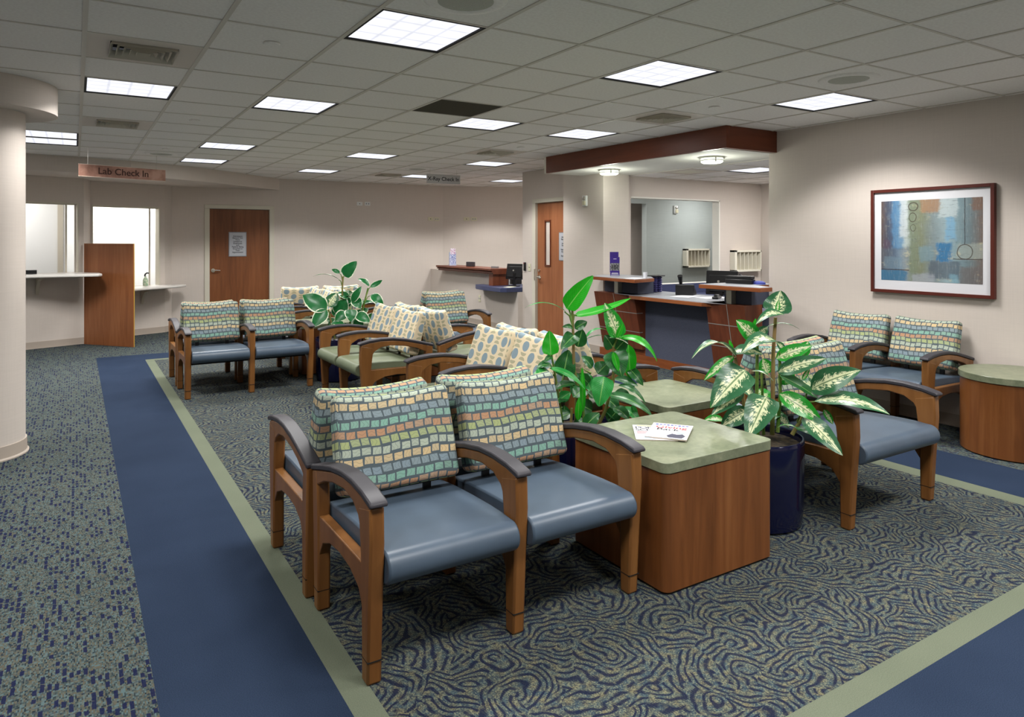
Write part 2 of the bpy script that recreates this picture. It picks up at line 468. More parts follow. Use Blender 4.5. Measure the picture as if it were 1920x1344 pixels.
TS = .61; GX = 2.484; GY = 2.6235
def cc(i, j): return (GX + TS * (i + .5), GY + TS * (j + .5))
LIGHTS = [(-2, 1), (1, 1), (4, 1), (-4, 5), (-2, 5), (1, 5), (3, 5), (-5, 10), (-5, 11), (-2, 10), (1, 10), (4, 10), (-2, 13), (1, 14), (4, 14), (7, 14),
          (-5, -3), (-2, -3), (1, -3), (4, -3), (-7, 1), (-7, 6), (-2, -7), (2, -7), (9, 12)]
VENTS = [(-4, 3), (-4, 8), (3, 3), (3, 8), (3, 14)]
HOLES = set(LIGHTS) | set(VENTS) | {(0, 4)}
bm = B(); bars = B()
for i in range(-10, 15):
    for j in range(-10, 22):
        x0 = GX + TS * i; y0 = GY + TS * j; x1 = x0 + TS; y1 = y0 + TS
        if (i, j) in HOLES: continue
        if y1 < 8.9:
            if x0 > 6.3: continue
            x1 = min(x1, 6.221)
        face(bm, [(x0, y0, CEIL), (x1, y0, CEIL), (x1, y1, CEIL), (x0, y1, CEIL)])
struct('ceiling', bm, TILE, 'grey acoustic tile ceiling in a two foot grid')
for i in range(-10, 16):
    x = GX + TS * i
    box(bars, x - .012, x + .012, (GY - TS * 10) if x < 6.2 else 8.9, GY + TS * 22, CEIL - .005, CEIL + .004)
for j in range(-10, 23):
    y = GY + TS * j
    box(bars, GX - TS * 10, 6.21 if y < 8.9 else GX + TS * 15, y - .008, y + .008, CEIL - .004, CEIL + .004)
struct('trim_1', bars, TBAR, 'thin metal bars of the ceiling grid')

def wall(name, p, q, z0=0, z1=CEIL, th=.12, holes=(), mat=WALL, side=1, base=True, label=None):
    """wall from p to q, thickness on the left of p->q when side=1; holes = (s0,s1,za,zb)"""
    p = Vector(p + (0,)); q = Vector(q + (0,)); d = (q - p); L = d.length; d.normalize(); n = Vector((-d.y, d.x, 0)) * side
    bm = B()
    def blk(s0, s1, a, b, mi=0, t0=0., t1=th, bb=bm):
        c = [p + d * s0 + n * t0, p + d * s1 + n * t0, p + d * s1 + n * t1, p + d * s0 + n * t1]
        prism(bb, [(k.x, k.y) for k in c], a, b, 'z', mi)
    s = 0.
    for (a, b, za, zb) in sorted(holes):
        if a > s: blk(s, a, z0, z1)
        if za > z0: blk(a, b, z0, za)
        if zb < z1: blk(a, b, zb, z1)
        s = b
    if s < L: blk(s, L, z0, z1)
    struct(name, bm, [mat], label)
    if base:
        bb = B(); s = 0.
        segs = []
        for (a, b, za, zb) in sorted(holes):
            if za < .1: segs.append((s, a)); s = b
        segs.append((s, L))
        for a, b in segs:
            if b - a > .02:
                blk(a, b, 0, .1, 0, -.008, 0., bb); blk(a, b, 0, .012, 0, -.018, -.008, bb)
        struct('baseboard_' + name[5:], bb, BASEB, 'beige vinyl baseboard of ' + (label or name.replace('_', ' ')), bevel=.002)
    return p, d, n

wall('wall_right', (6.22, 4.84), (6.22, -3.0), side=1, th=.15, label='long beige right wall carrying the picture')
wall('wall_back', (6.4, -3.0), (-3.4, -3.0), side=1, label='wall behind the viewer')
wall('wall_left', (-3.3, -3.0), (-3.3, 12.0), side=1, label='left side wall behind the round column')
LB = Vector((-3.3, 11.10)); LE = Vector((.11, 12.27)); LL = (LE - LB).length
wall('wall_lab', tuple(LB), tuple(LE), holes=[(LL - 2.3, LL - .07, 1.07, 2.10)], label='beige wall with the lab check in window')
wall('wall_lab_end', tuple(LE), (.20, 12.66), label='short return of the lab wall')
RB = Vector((.20, 12.66)); RE = Vector((1.28, 13.09)); RL = (RE - RB).length
wall('wall_lab_side', tuple(RB), tuple(RE), holes=[(.02, RL - .08, .80, 2.10)], label='beige wall with the lower lab window')
wall('wall_jog', tuple(RE), (1.40, 13.24), label='narrow angled wall beside the lab window')
DX0, DX1, DZ = 1.985, 3.035, 2.12
wall('wall_far', (1.40, 13.24), (6.55, 13.24), holes=[(DX0 - 1.40, DX1 - 1.40, 0, DZ)], label='long far beige wall')
wall('wall_far_angled', (6.55, 13.24), (9.9, 12.05), label='angled far wall behind the x-ray desk')
wall('wall_pony', (6.27, 13.24), (6.27, 10.64), z1=.955, side=1, th=.16, label='low beige wall below the wooden ledge')
wall('wall_pony_low', (6.27, 10.64), (6.27, 9.86), z1=.68, side=1, th=.16, label='lower beige wall below the blue counter')
wall('wall_exit', (6.36, 9.86), (6.36, 8.35), holes=[(9.86 - 9.472, 9.86 - 8.50, 0, 2.16)], side=1, th=.14, label='wall around the door with a narrow glass')
wall('wall_xray_end', (6.42, 9.858), (9.9, 9.86), side=-1, th=.1, base=False, label='wall closing the x-ray office')
wall('wall_xray_side', (9.8, 12.2), (9.8, 9.86), side=1, base=False, label='side wall of the x-ray office')
# pillar beside the reception
bm = B(); box(bm, 6.1, 6.56, 7.43, 8.35, 0, CEIL); struct('wall_pillar', bm, WALL, 'square beige pillar beside the reception')
bm = B(); box(bm, 6.092, 6.568, 7.422, 8.358, 0, .1); struct('baseboard_pillar', bm, BASEB, 'beige baseboard around the pillar')
bm = B(); box(bm, 6.372, 6.50, 8.35, 8.49, 0, CEIL); struct('wall_pillar_link', bm, WALL, 'narrow wall piece behind the pillar')
# reception back wall with the wide opening
RY = 7.55; RZ = 2.46
wall('wall_reception', (6.56, RY), (9.5, RY), z1=2.6, holes=[(.14, 8.515 - 6.56, .90, 2.16)], base=False, label='reception back wall with the wide opening')
wall('wall_reception_side', (9.5, 7.54), (9.5, 2.8), z1=2.6, side=1, base=False, label='right side wall of the reception')
wall('wall_reception_front', (9.62, 2.8), (6.37, 2.8), z1=2.6, side=1, base=False, label='near wall of the reception')
# room behind the reception
wall('wall_backroom', (8.53, 9.2), (12.0, 9.2), z1=2.46, mat=WALL_GREY, base=False, label='grey blue wall seen through the opening')
wall('wall_backroom_hall', (6.4, 9.70), (8.9, 9.70), z1=2.46, base=False, side=1, label='beige hall wall beyond the grey wall')
wall('wall_backroom_left', (6.52, 8.5), (6.52, 9.70), z1=2.46, base=False, side=1, label='left wall of the room behind reception')
wall('wall_backroom_right', (11.9, 9.2), (11.9, 7.5), z1=2.46, base=False, side=1, label='right wall of the room behind reception')
wall('wall_backroom_front', (9.62, 7.55), (12.0, 7.55), z1=2.46, base=False, side=1, label='front wall of the room behind reception')
bm = B(); box(bm, 6.5, 8.53, 9.2, 9.32, 2.19, 2.46); struct('wall_header', bm, WALL_GREY, 'header above the inner doorway')
bm = B(); box(bm, 6.53, 12.1, 7.68, 9.75, 2.462, 2.5); struct('ceiling_backroom', bm, DRYWALL, 'ceiling of the room behind reception')
# reception lowered ceiling
bm = B(); box(bm, 5.49, 6.62, 4.80, 7.88, RZ, RZ + .03); box(bm, 6.62, 9.67, 7.58, 7.66, RZ, RZ + .03)
box(bm, 6.37, 6.62, 2.8, 4.8, RZ, RZ + .03)
struct('ceiling_soffit', bm, DRYWALL, 'smooth white underside of the reception canopy')
RLT = (0, 0)
bm = B(); bars = B()
gx0, gy0 = 6.62, 5.75 - TS * 5
RL_CELL = (1, 5); RV_CELL = (1, 7)
for i in range(5):
    for j in range(8):
        x0 = gx0 + .14 + TS * (i - 1 + 0) if False else gx0 + TS * i; y0 = gy0 + TS * j
        x1 = x0 + TS; y1 = y0 + TS
        if (i, j) in (RL_CELL,): continue
        face(bm, [(x0, y0, RZ), (x1, y0, RZ), (x1, y1, RZ), (x0, y1, RZ)])
struct('ceiling_reception', bm, TILE, 'tiled lower ceiling over the reception')
for i in range(6): box(bars, gx0 + TS * i - .012, gx0 + TS * i + .012, gy0, gy0 + TS * 8, RZ - .005, RZ + .003)
for j in range(9): box(bars, gx0, gx0 + TS * 5, gy0 + TS * j - .008, gy0 + TS * j + .008, RZ - .004, RZ + .003)
struct('trim_2', bars, TBAR, 'grid bars of the reception ceiling')
# wooden fascia of the canopy
bm = B(); box(bm, 5.45, 5.49, 4.74, 7.86, 2.462, CEIL); struct('trim_3', bm, CHERRYD, 'long dark cherry fascia board of the canopy', bevel=.003)
bm = B(); box(bm, 5.49, 6.219, 4.74, 4.78, 2.462, CEIL); struct('trim_4', bm, CHERRYX, 'short dark cherry fascia board meeting the right wall', bevel=.003)
bm = B(); box(bm, 5.45, 6.1, 7.86, 7.90, 2.462, CEIL); struct('trim_5', bm, DRYWALL, 'far end board of the canopy')
# lab soffit: curved bulkhead over the check in windows
P = [(-3.3, 11.02), (-1.6, 11.05), (-.55, 11.12), (.07, 11.22), (.68, 11.37), (1.32, 11.68), (1.75, 11.95), (2.1, 12.24), (2.5, 12.6), (2.85, 12.93), (3.2, 13.235)]
bm = B(); prism(bm, P + [(1.41, 13.235), (1.29, 13.08), (.20, 12.64), (.12, 12.26), (-3.3, 11.09)], 2.47, CEIL - .001)
struct('ceiling_bulkhead', bm, WALL, 'curved beige bulkhead above the lab windows')
# column with its round cap
bm = B(); lathe(bm, [(.3, 0), (.3, 2.5)], (-.61, 6.30, 0), 64); struct('wall_column', bm, WALL, 'round beige column at the left edge', smooth=True)
bm = B(); lathe(bm, [(.3, 0.0), (.322, 0.0), (.322, .008), (.311, .018), (.308, .1), (.3, .102)], (-.61, 6.30, 0), 64, cap=False); struct('baseboard_column', bm, BASEB, 'curved baseboard around the column', smooth=True)
bm = B(); lathe(bm, [(.25, 2.475), (.5, 2.475), (.5, CEIL - .001)], (-.61, 6.30, 0), 72); struct('trim_6', bm, WALL, 'round cap of the column', smooth=True)

# ---- lab office behind the windows
bm = B()
box(bm, -3.4, 1.40, 15.2, 15.3, 0, CEIL); box(bm, 1.36, 1.46, 13.36, 15.3, 0, CEIL); box(bm, -3.5, -3.4, 11.2, 15.3, 0, CEIL)
struct('wall_lab_office', bm, WHITE, 'white walls of the lab office')
bm = B(); box(bm, .12, .18, 12.75, 14.3, 0, CEIL); struct('wall_lab_partition', bm, WHITE, 'white partition inside the lab office')
bm = B(); box(bm, -3.4, -.15, 14.0, 14.06, 0, CEIL); struct('wall_lab_inner', bm, WHITE, 'inner white wall behind the left lab window')
bm = B(); box(bm, -.25, -.17, 13.97, 14.0, 0, 2.2); struct('trim_7', bm, TRIM, 'door trim inside the lab office')

# window frames
def window_on(name, p, d, n, s0, s1, z0, z1, label):
    bm = B()
    def blk(bb, a, b, za, zb, t0, t1):
        c = [p + d * a + n * t0, p + d * b + n * t0, p + d * b + n * t1, p + d * a + n * t1]
        prism(bb, [(k.x, k.y) for k in c], za, zb)
    root = D.objects.new(name, None); COL.objects.link(root); root['kind'] = 'structure'; root['label'] = label
    root.location = p + d * s0
    f = B()
    blk(f, s0, s1, z1 - .018, z1, -.004, .12); blk(f, s1 - .018, s1, z0, z1, -.004, .12); blk(f, s0, s0 + .018, z0, z1, -.004, .12)
    obj('window_frame', f, FRAMEB, root, world=True, smooth=False)
    f = B(); blk(f, s0 + .018, s1 - .018, z1 - .03, z1 - .018, .03, .07); blk(f, s1 - .16, s1 - .14, z0, z1 - .03, .04, .06)
    obj('window_track', f, TRIM, root, world=True, smooth=False)
    f = B(); blk(f, s0 + .018, s1 - .15, z0, z1 - .03, .048, .054)
    gl = D.materials.get('clear_glass')
    obj('glass_pane', f, gl, root, world=True, smooth=False)
    return root
gg = G('clear_glass', .02, .5); gg.bsdf.inputs['Transmission Weight'].default_value = 1; gg.bsdf.inputs['IOR'].default_value = 1.02; gg.col((1, 1, 1, 1))
def V3(v): return Vector((v[0], v[1], 0))
dl = (V3(LE) - V3(LB)).normalized(); nl = Vector((-dl.y, dl.x, 0))
window_on('window_1', V3(LB), dl, nl, LL - 2.3, LL - .07, 1.07, 2.10, 'left lab window with a sliding glass')
dr = (V3(RE) - V3(RB)).normalized(); nr = Vector((-dr.y, dr.x, 0))
window_on('window_2', V3(RB), dr, nr, .02, RL - .08, .80, 2.10, 'right lab window with a sliding glass')
# trimmed edge of the reception opening
bm = B(); box(bm, 8.505, 8.53, 7.545, 7.68, .9, 2.165); box(bm, 6.7, 8.53, 7.545, 7.68, 2.15, 2.17); box(bm, 6.7, 8.53, 7.53, 7.69, .88, .905)
struct('trim_8', bm, DRYWALL, 'white edges of the reception opening')

# ---- doors
def lever(parent, loc, rz, mat=CHROME):
    h = B()
    tube(h, [(0, 0, 0), (0, -.012, 0)], .034, 20); tube(h, [(0, -.01, 0), (0, -.05, 0)], .011, 12)
    tube(h, [(0, -.05, 0), (.04, -.055, .002), (.11, -.052, -.004)], [.011, .010, .008], 10)
    o = obj('door_handle', h, mat, parent); o.location = loc; o.rotation_euler.z = rz; return o
r = D.objects.new('door_1', None); COL.objects.link(r); r['kind'] = 'structure'; r['label'] = 'cherry wood door in the far wall with a paper notice'; r.location = (2.51, 13.24, 0)
bm = B(); box(bm, -.515, .515, .035, .08, .008, DZ - .02); obj('door_leaf', bm, DOORDARK, r, bevel=.002)
bm = B()
for s in (-1, 1): box(bm, min(s * .508, s * .59), max(s * .508, s * .59), -.018, .12, 0, DZ - .015)
box(bm, -.59, .59, -.018, .12, DZ - .015, DZ + .055); obj('door_frame', bm, FRAMEB, r, bevel=.004)
lever(r, (-.445, .035, 1.015), 0)
r2 = D.objects.new('door_2', None); COL.objects.link(r2); r2['kind'] = 'structure'; r2['label'] = 'cherry wood door with a narrow glass slot beside the pillar'; r2.location = (6.36, 8.986, 0); r2.rotation_euler.z = -math.pi / 2
# local x runs toward the viewer side (-Y), local y into the wall (+X)
bm = B(); W2 = .486
s0, s1 = -.245, -.105
box(bm, -W2 + .02, s0, .03, .075, .008, 2.145); box(bm, s1, W2 - .02, .03, .075, .008, 2.145); box(bm, s0, s1, .03, .075, .008, 1.15); box(bm, s0, s1, .03, .075, 1.85, 2.145)
obj('door_leaf', bm, DOORWOOD, r2, smooth=False)
bm = B(); box(bm, s0, s1, .048, .054, 1.15, 1.85); obj('glass_pane', bm, gg.mat, r2, smooth=False)
bm = B()
for a, b, za, zb in ((s0 - .015, s0 + .008, 1.13, 1.87), (s1 - .008, s1 + .015, 1.13, 1.87), (s0, s1, 1.13, 1.155), (s0, s1, 1.845, 1.87)): box(bm, a, b, .02, .04, za, zb)
obj('glass_frame', bm, DESKWOOD, r2, smooth=False)
bm = B()
for a, b in ((-.56, -W2 + .012), (W2 - .012, .56)): box(bm, a, b, -.015, .12, 0, 2.15)
box(bm, -.56, .56, -.015, .12, 2.15, 2.215)
obj('door_frame', bm, FRAMEB, r2, bevel=.004)
lever(r2, (-.41, .03, .95), 0)
bm = B(); tube(bm, [(-.41, .03, 1.06), (-.41, .012, 1.06)], .02, 16); obj('deadbolt', bm, CHROME, r2)
bm = B(); box(bm, -.50, -.478, -.022, -.014, .90, 1.08); obj('strike_plate', bm, CHROME, r2)
# bright corridor wall seen through the slot
bm = B(); box(bm, 6.62, 6.68, 8.5, 9.86, 0, CEIL); struct('wall_corridor', bm, WHITE, 'pale corridor wall behind the slotted door')

NOTE = flat('notice_paper', (178, 180, 186), .35); NFRAME = flat('notice_holder', (128, 130, 134), .3, .5); INK = flat('black_ink', (24, 24, 28), .7)
MSG = "Admittance\nBeyond This\nPoint\nLimited to\nEmployees\nand\nPatients Being\nEscorted to\nTheir\nAppointment"
def notice(label, loc, rz, w_, h_):
    t = thing('paper_notice', label, 'notice', loc, rz)
    bm = B(); box(bm, -w_ / 2, w_ / 2, -.006, 0, -h_ / 2, h_ / 2); obj('holder', bm, NFRAME, t, bevel=.001)
    bm = B(); box(bm, -w_ / 2 + .012, w_ / 2 - .012, -.008, -.005, -h_ / 2 + .012, h_ / 2 - .012); obj('paper', bm, NOTE, t, smooth=False)
    text('lettering', MSG, h_ * .079, INK, t, (0, -.0085, 0), (math.pi / 2, 0, 0), line=.92)
notice('printed notice in a grey frame on the far cherry door', (2.475, 13.274, 1.475), 0, .305, .44)
notice('printed notice partly hidden by the pillar on the slotted door', (6.388, 8.70, 1.45), -math.pi / 2, .305, .44)

# ================================================================ CEILING FITTINGS
def louvre_profile(la, lo=math.cos(math.radians(65)), hi=math.cos(math.radians(55))):
    """the prismatic lens throws its light down in a cone: strength by the angle of emission"""
    la.use_nodes = True; nt = la.node_tree; em = nt.nodes['Emission']
    ge = nt.nodes.new('ShaderNodeNewGeometry'); dt = nt.nodes.new('ShaderNodeVectorMath'); dt.operation = 'DOT_PRODUCT'
    nt.links.new(ge.outputs['Incoming'], dt.inputs[0]); nt.links.new(ge.outputs['Normal'], dt.inputs[1])
    ab = nt.nodes.new('ShaderNodeMath'); ab.operation = 'ABSOLUTE'; nt.links.new(dt.outputs['Value'], ab.inputs[0])
    mr = nt.nodes.new('ShaderNodeMapRange'); mr.interpolation_type = 'SMOOTHSTEP'; nt.links.new(ab.outputs[0], mr.inputs[0])
    mr.inputs[1].default_value = lo; mr.inputs[2].default_value = hi; mr.inputs[3].default_value = .065; mr.inputs[4].default_value = 1.0
    nt.links.new(mr.outputs[0], em.inputs['Strength'])

def light_fixture(x, y, z, label, power=LAMP_W, group='recessed ceiling lights', cone=True):
    t = thing('ceiling_light', label, 'ceiling light', (x, y, z), 0, group)
    h = .298; g_ = .018
    bm = B()
    for a, b, c, d in ((-h, -h + g_, -h, h), (h - g_, h, -h, h), (-h, h, -h, -h + g_), (-h, h, h - g_, h)): box(bm, a, b, c, d, -.004, .05)
    box(bm, -h, h, -h, h, .05, .06)
    obj('housing', bm, DARK, t, smooth=False)
    q = h - g_ - .004
    bm = B(); box(bm, -q, q, -q, q, .004, .012); obj('lens', bm, LENS, t, smooth=False)
    la = D.lights.new('lamp', 'AREA'); la.shape = 'SQUARE'; la.size = .54; la.energy = power; la.color = (1.0, .985, .965)
    if cone: louvre_profile(la)
    lo = D.objects.new('lamp', la); put(lo, t); lo.location = (0, 0, -.006)
    return t
LN = {(-2, 1): 'largest ceiling light, nearest the viewer at top centre', (1, 1): 'ceiling light in the front row, middle of the ceiling', (4, 1): 'ceiling light nearest the framed picture wall',
      (-4, 5): 'ceiling light between the two louvred vents on the left', (-2, 5): 'ceiling light in the second row, left of the dark panel', (1, 5): 'ceiling light just beyond the dark ceiling panel',
      (3, 5): 'ceiling light beside the wooden canopy fascia', (-5, 10): 'nearer of the paired ceiling lights beside the column', (-5, 11): 'farther of the paired ceiling lights beside the column',
      (-2, 10): 'ceiling light in the third row, above the lab sign side', (1, 10): 'ceiling light in the third row, middle', (4, 10): 'ceiling light in the third row, right beyond the square vent',
      (-2, 13): 'ceiling light closest to the curved bulkhead', (1, 14): 'small far ceiling light above the far wall plates', (4, 14): 'far ceiling light partly behind the x-ray sign', (7, 14): 'farthest ceiling light at the x-ray office corner'}
for k in LIGHTS:
    x, y = cc(*k)
    if k in LN: light_fixture(x, y, CEIL, LN[k], LAMP_W * (.62 if k == (-4, 5) else 1.0))
    else: light_fixture(x, y, CEIL, 'ceiling light outside the view')
x, y = gx0 + TS * (RL_CELL[0] + .5), gy0 + TS * (RL_CELL[1] + .5)
light_fixture(x, y, RZ, 'ceiling light inside the reception, cut by the right wall', LAMP_W * .8, cone=False)
light_fixture(gx0 + TS * 3.5, gy0 + TS * 5.5, RZ, 'unseen ceiling light added to brighten the reception', LAMP_W * .8, cone=False)  # extra fixture out of sight, added to brighten the reception walls and ceiling
light_fixture(-1.2, 13.2, CEIL, 'ceiling light in the lab office, left part', 40, cone=False)
light_fixture(.8, 14.3, CEIL, 'ceiling light in the lab office, right part', 60, cone=False)
light_fixture(9.6, 8.4, RZ, 'unseen ceiling light added to light the room behind reception', 22, cone=False)  # fixture out of view, added so the grey wall is lit
light_fixture(7.3, 8.9, RZ, 'unseen ceiling light added to light the inner doorway behind reception', 22, cone=False)  # second fixture out of view, placed to light the hall beyond the doorway

VENT = flat('vent_metal', (206, 200, 186), .5)
def vent(x, y, z, label, grille=False):
    t = thing('ceiling_vent', label, 'vent', (x, y, z), 0, 'square ceiling vents')
    h = .298
    bm = B(); g_ = .12
    for a, b, c, d in ((-h, -h + g_, -h, h), (h - g_, h, -h, h), (-h + g_, h - g_, -h, -h + g_), (-h + g_, h - g_, h - g_, h)): box(bm, a, b, c, d, -.002, .004)
    obj('face_plate', bm, flat('vent_plate', (212, 202, 192), .6), t, smooth=False)
    bm = B(); box(bm, -.18, .18, -.18, .18, .05, .055); obj('duct', bm, DARK, t, smooth=False)
    if grille:
        bm = B()
        for k in range(15): box(bm, -.175 + k * .024, -.165 + k * .024, -.178, .178, 0, .012)
        obj('grille', bm, VENT, t, smooth=False)
    else:
        for k, (r_, zz) in enumerate(((.178, -.018), (.143, -.018), (.108, -.018), (.073, -.018), (.038, -.018))):
            bm = B(); ro = r_; ri = r_ - .020
            o = [(-ro, -ro), (ro, -ro), (ro, ro), (-ro, ro)]; i_ = [(-ri, -ri), (ri, -ri), (ri, ri), (-ri, ri)]
            for e in range(4):
                f = (e + 1) % 4
                face(bm, [(*o[e], zz), (*o[f], zz), (*i_[f], zz + .040), (*i_[e], zz + .040)])
                face(bm, [(*o[e], zz + .003), (*o[f], zz + .003), (*i_[f], zz + .044), (*i_[e], zz + .044)])
                face(bm, [(*o[e], zz), (*o[f], zz), (*o[f], zz + .003), (*o[e], zz + .003)])
                face(bm, [(*i_[e], zz + .040), (*i_[f], zz + .040), (*i_[f], zz + .044), (*i_[e], zz + .044)])
            obj('louvre', bm, VENT, t, smooth=False)
    return t
VN = {(-4, 3): 'large louvred ceiling vent at upper left', (-4, 8): 'smaller looking louvred vent above the paired lights', (3, 3): 'louvred ceiling vent above the wooden canopy',
      (3, 8): 'ceiling vent beyond the canopy, between two lights', (3, 14): 'faint far ceiling vent left of the x-ray sign'}
for k in VENTS: vent(*cc(*k), CEIL, VN[k])
vent(gx0 + TS * .5, gy0 + TS * 6.5, RZ - .004, 'small dark vent in the reception ceiling', True)
x, y = cc(0, 4)
bm = B(); box(bm, x - .298, x + .298, y - .298, y + .298, CEIL - .001, CEIL + .01)
tag(obj('ceiling_panel', bm, speckle('dark_return_grille', (64, 60, 50), (78, 74, 62), 300, .9), loc=(x, y, CEIL), world=True, smooth=False), 'plain dark square panel in the ceiling grid', 'ceiling panel')
SPG = speckle('speaker_mesh', (196, 196, 186), (168, 168, 158), 500, .8)
def speaker(k, label):
    x, y = cc(*k)
    t = thing('ceiling_speaker', label, 'speaker', (x, y, CEIL), 0, 'round ceiling speakers')
    bm = B(); lathe(bm, [(.13, -.006), (.15, -.012), (.19, -.008), (.2, 0), (.2, -.0005)], (0, 0, 0), 40, cap=False); obj('rim', bm, TILE, t)
    bm = B(); lathe(bm, [(.135, -.004), (.135, -.007), (.02, -.012)], (0, 0, 0), 40); obj('mesh_cover', bm, SPG, t)
for k, l in (((-2, 0), 'round ceiling speaker at the top edge, nearest'), ((3, 0), 'round ceiling speaker near the right wall'), ((-3, 12), 'round ceiling speaker above the lab sign'), ((3, 12), 'faint far round ceiling speaker by the x-ray sign')): speaker(k, l)
for k, l in (((-3, 2), 'small round sprinkler cap right of the large vent'), ((-3, 7), 'small round sprinkler cap beyond, on the left'), ((3, 2), 'small round sprinkler cap above the canopy corner'), ((3, 7), 'small white sprinkler cap by the far vent'), ((-3, 11.0), 'small sprinkler cap above the lab sign')):
    x, y = cc(*k); bm = B(); lathe(bm, [(.045, 0), (.05, -.006), (.044, -.012)], (x, y, CEIL), 24)
    tag(obj('sprinkler_cap', bm, TILE, loc=(x, y, CEIL), world=True), l, 'sprinkler', 'ceiling sprinkler caps')
# dome lamps below the canopy
GLOW = D.materials.new('lit_glass'); GLOW.use_nodes = True
GLOW.node_tree.nodes['Principled BSDF'].inputs['Emission Color'].default_value = (.93, 1, .80, 1); GLOW.node_tree.nodes['Principled BSDF'].inputs['Emission Strength'].default_value = 1.6
for x, y, l in ((5.86, 7.02, 'round lit lamp under the canopy, nearer the pillar'), (5.93, 5.36, 'round lit lamp under the canopy, nearer the right wall')):
    t = thing('canopy_lamp', l, 'lamp', (x, y, RZ), 0, 'round lamps under the canopy')
    bm = B(); lathe(bm, [(.14, 0), (.14, -.014), (.12, -.016)], (0, 0, 0), 40); obj('base_ring', bm, SILVER, t)
    bm = B(); lathe(bm, [(.118, -.016), (.122, -.03), (.118, -.055), (.10, -.066)], (0, 0, 0), 40); obj('glass_bowl', bm, GLOW, t)
    bm = B(); lathe(bm, [(.124, -.034), (.130, -.036), (.130, -.042), (.124, -.044)], (0, 0, 0), 40, cap=False)
    for a in (0, 2.1, 4.2): box(bm, .119 * math.cos(a) - .005, .119 * math.cos(a) + .005, .122 * math.sin(a) - .005, .122 * math.sin(a) + .005, -.06, -.01)
    obj('metal_band', bm, SILVER, t)
    la = D.lights.new('lamp', 'POINT'); la.energy = 8; la.shadow_soft_size = .1; la.color = (.95, 1, .88); lo = D.objects.new('lamp', la); put(lo, t); lo.location = (0, 0, -.17)

# ================================================================ SEATING
def frame_parts(root, x, hw=.0275, first=None):
    """one side frame: two legs, arm rail, side rail, pad; x = centre across the bench"""
    a, b = x - hw, x + hw
    def add(name, bm, m, **k): return obj(name, bm, m, root, **k)
    bm = B(); prism(bm, [(-.318, 0), (-.262, 0), (-.258, .30), (-.248, .44), (-.228, .60), (-.345, .628), (-.350, .50), (-.335, .30)], a, b, 'x')
    lg = add('leg', bm, CHAIRWOOD, bevel=.009)
    bm = B(); box(bm, a - .0006, b + .0006, -.3255, -.2605, .083, .0862); obj('foot_joint', bm, DARK, lg, smooth=False)
    bm = B(); prism(bm, [(.262, 0), (.318, 0), (.330, .30), (.345, .575), (.278, .590), (.262, .42), (.258, .28)], a, b, 'x')
    lg = add('leg', bm, CHAIRWOOD, bevel=.009)
    bm = B(); box(bm, a - .0006, b + .0006, .2605, .3205, .083, .0862); obj('foot_joint', bm, DARK, lg, smooth=False)
    top = [(-.345, .628), (-.27, .646), (-.16, .656), (-.05, .654), (.08, .636), (.20, .608), (.345, .572)]
    bot = [(-.262, .50), (-.222, .565), (-.165, .598), (-.07, .610), (.07, .594), (.18, .566), (.285, .52)]
    bm = B(); ribbon(bm, top, bot, a + .0012, b - .0012); add('arm_rail', bm, CHAIRWOOD, bevel=.006)
    ptop = [(-.366, .642), (-.352, .652), (-.27, .670), (-.16, .680), (-.05, .678), (.08, .660), (.20, .632), (.340, .596), (.350, .591)]
    pbot = [(-.364, .630), (-.348, .629), (-.27, .646), (-.16, .656), (-.05, .654), (.08, .636), (.20, .608), (.340, .572), (.350, .571)]
    bm = B(); ribbon(bm, ptop, pbot, x - .033, x + .033); add('armrest_pad', bm, DGREY, bevel=.011)
    top = [(-.255, .405), (-.1, .405), (.1, .402), (.265, .40)]
    bot = [(-.262, .235), (-.215, .300), (-.12, .335), (0, .345), (.12, .335), (.215, .300), (.262, .235)]
    bm = B()
    tp = [(-.262, .405), (-.215, .405), (-.12, .405), (0, .404), (.12, .403), (.215, .402), (.262, .40)]
    ribbon(bm, tp, bot, a + .006, b - .006); add('side_rail', bm, CHAIRWOOD, bevel=.004)

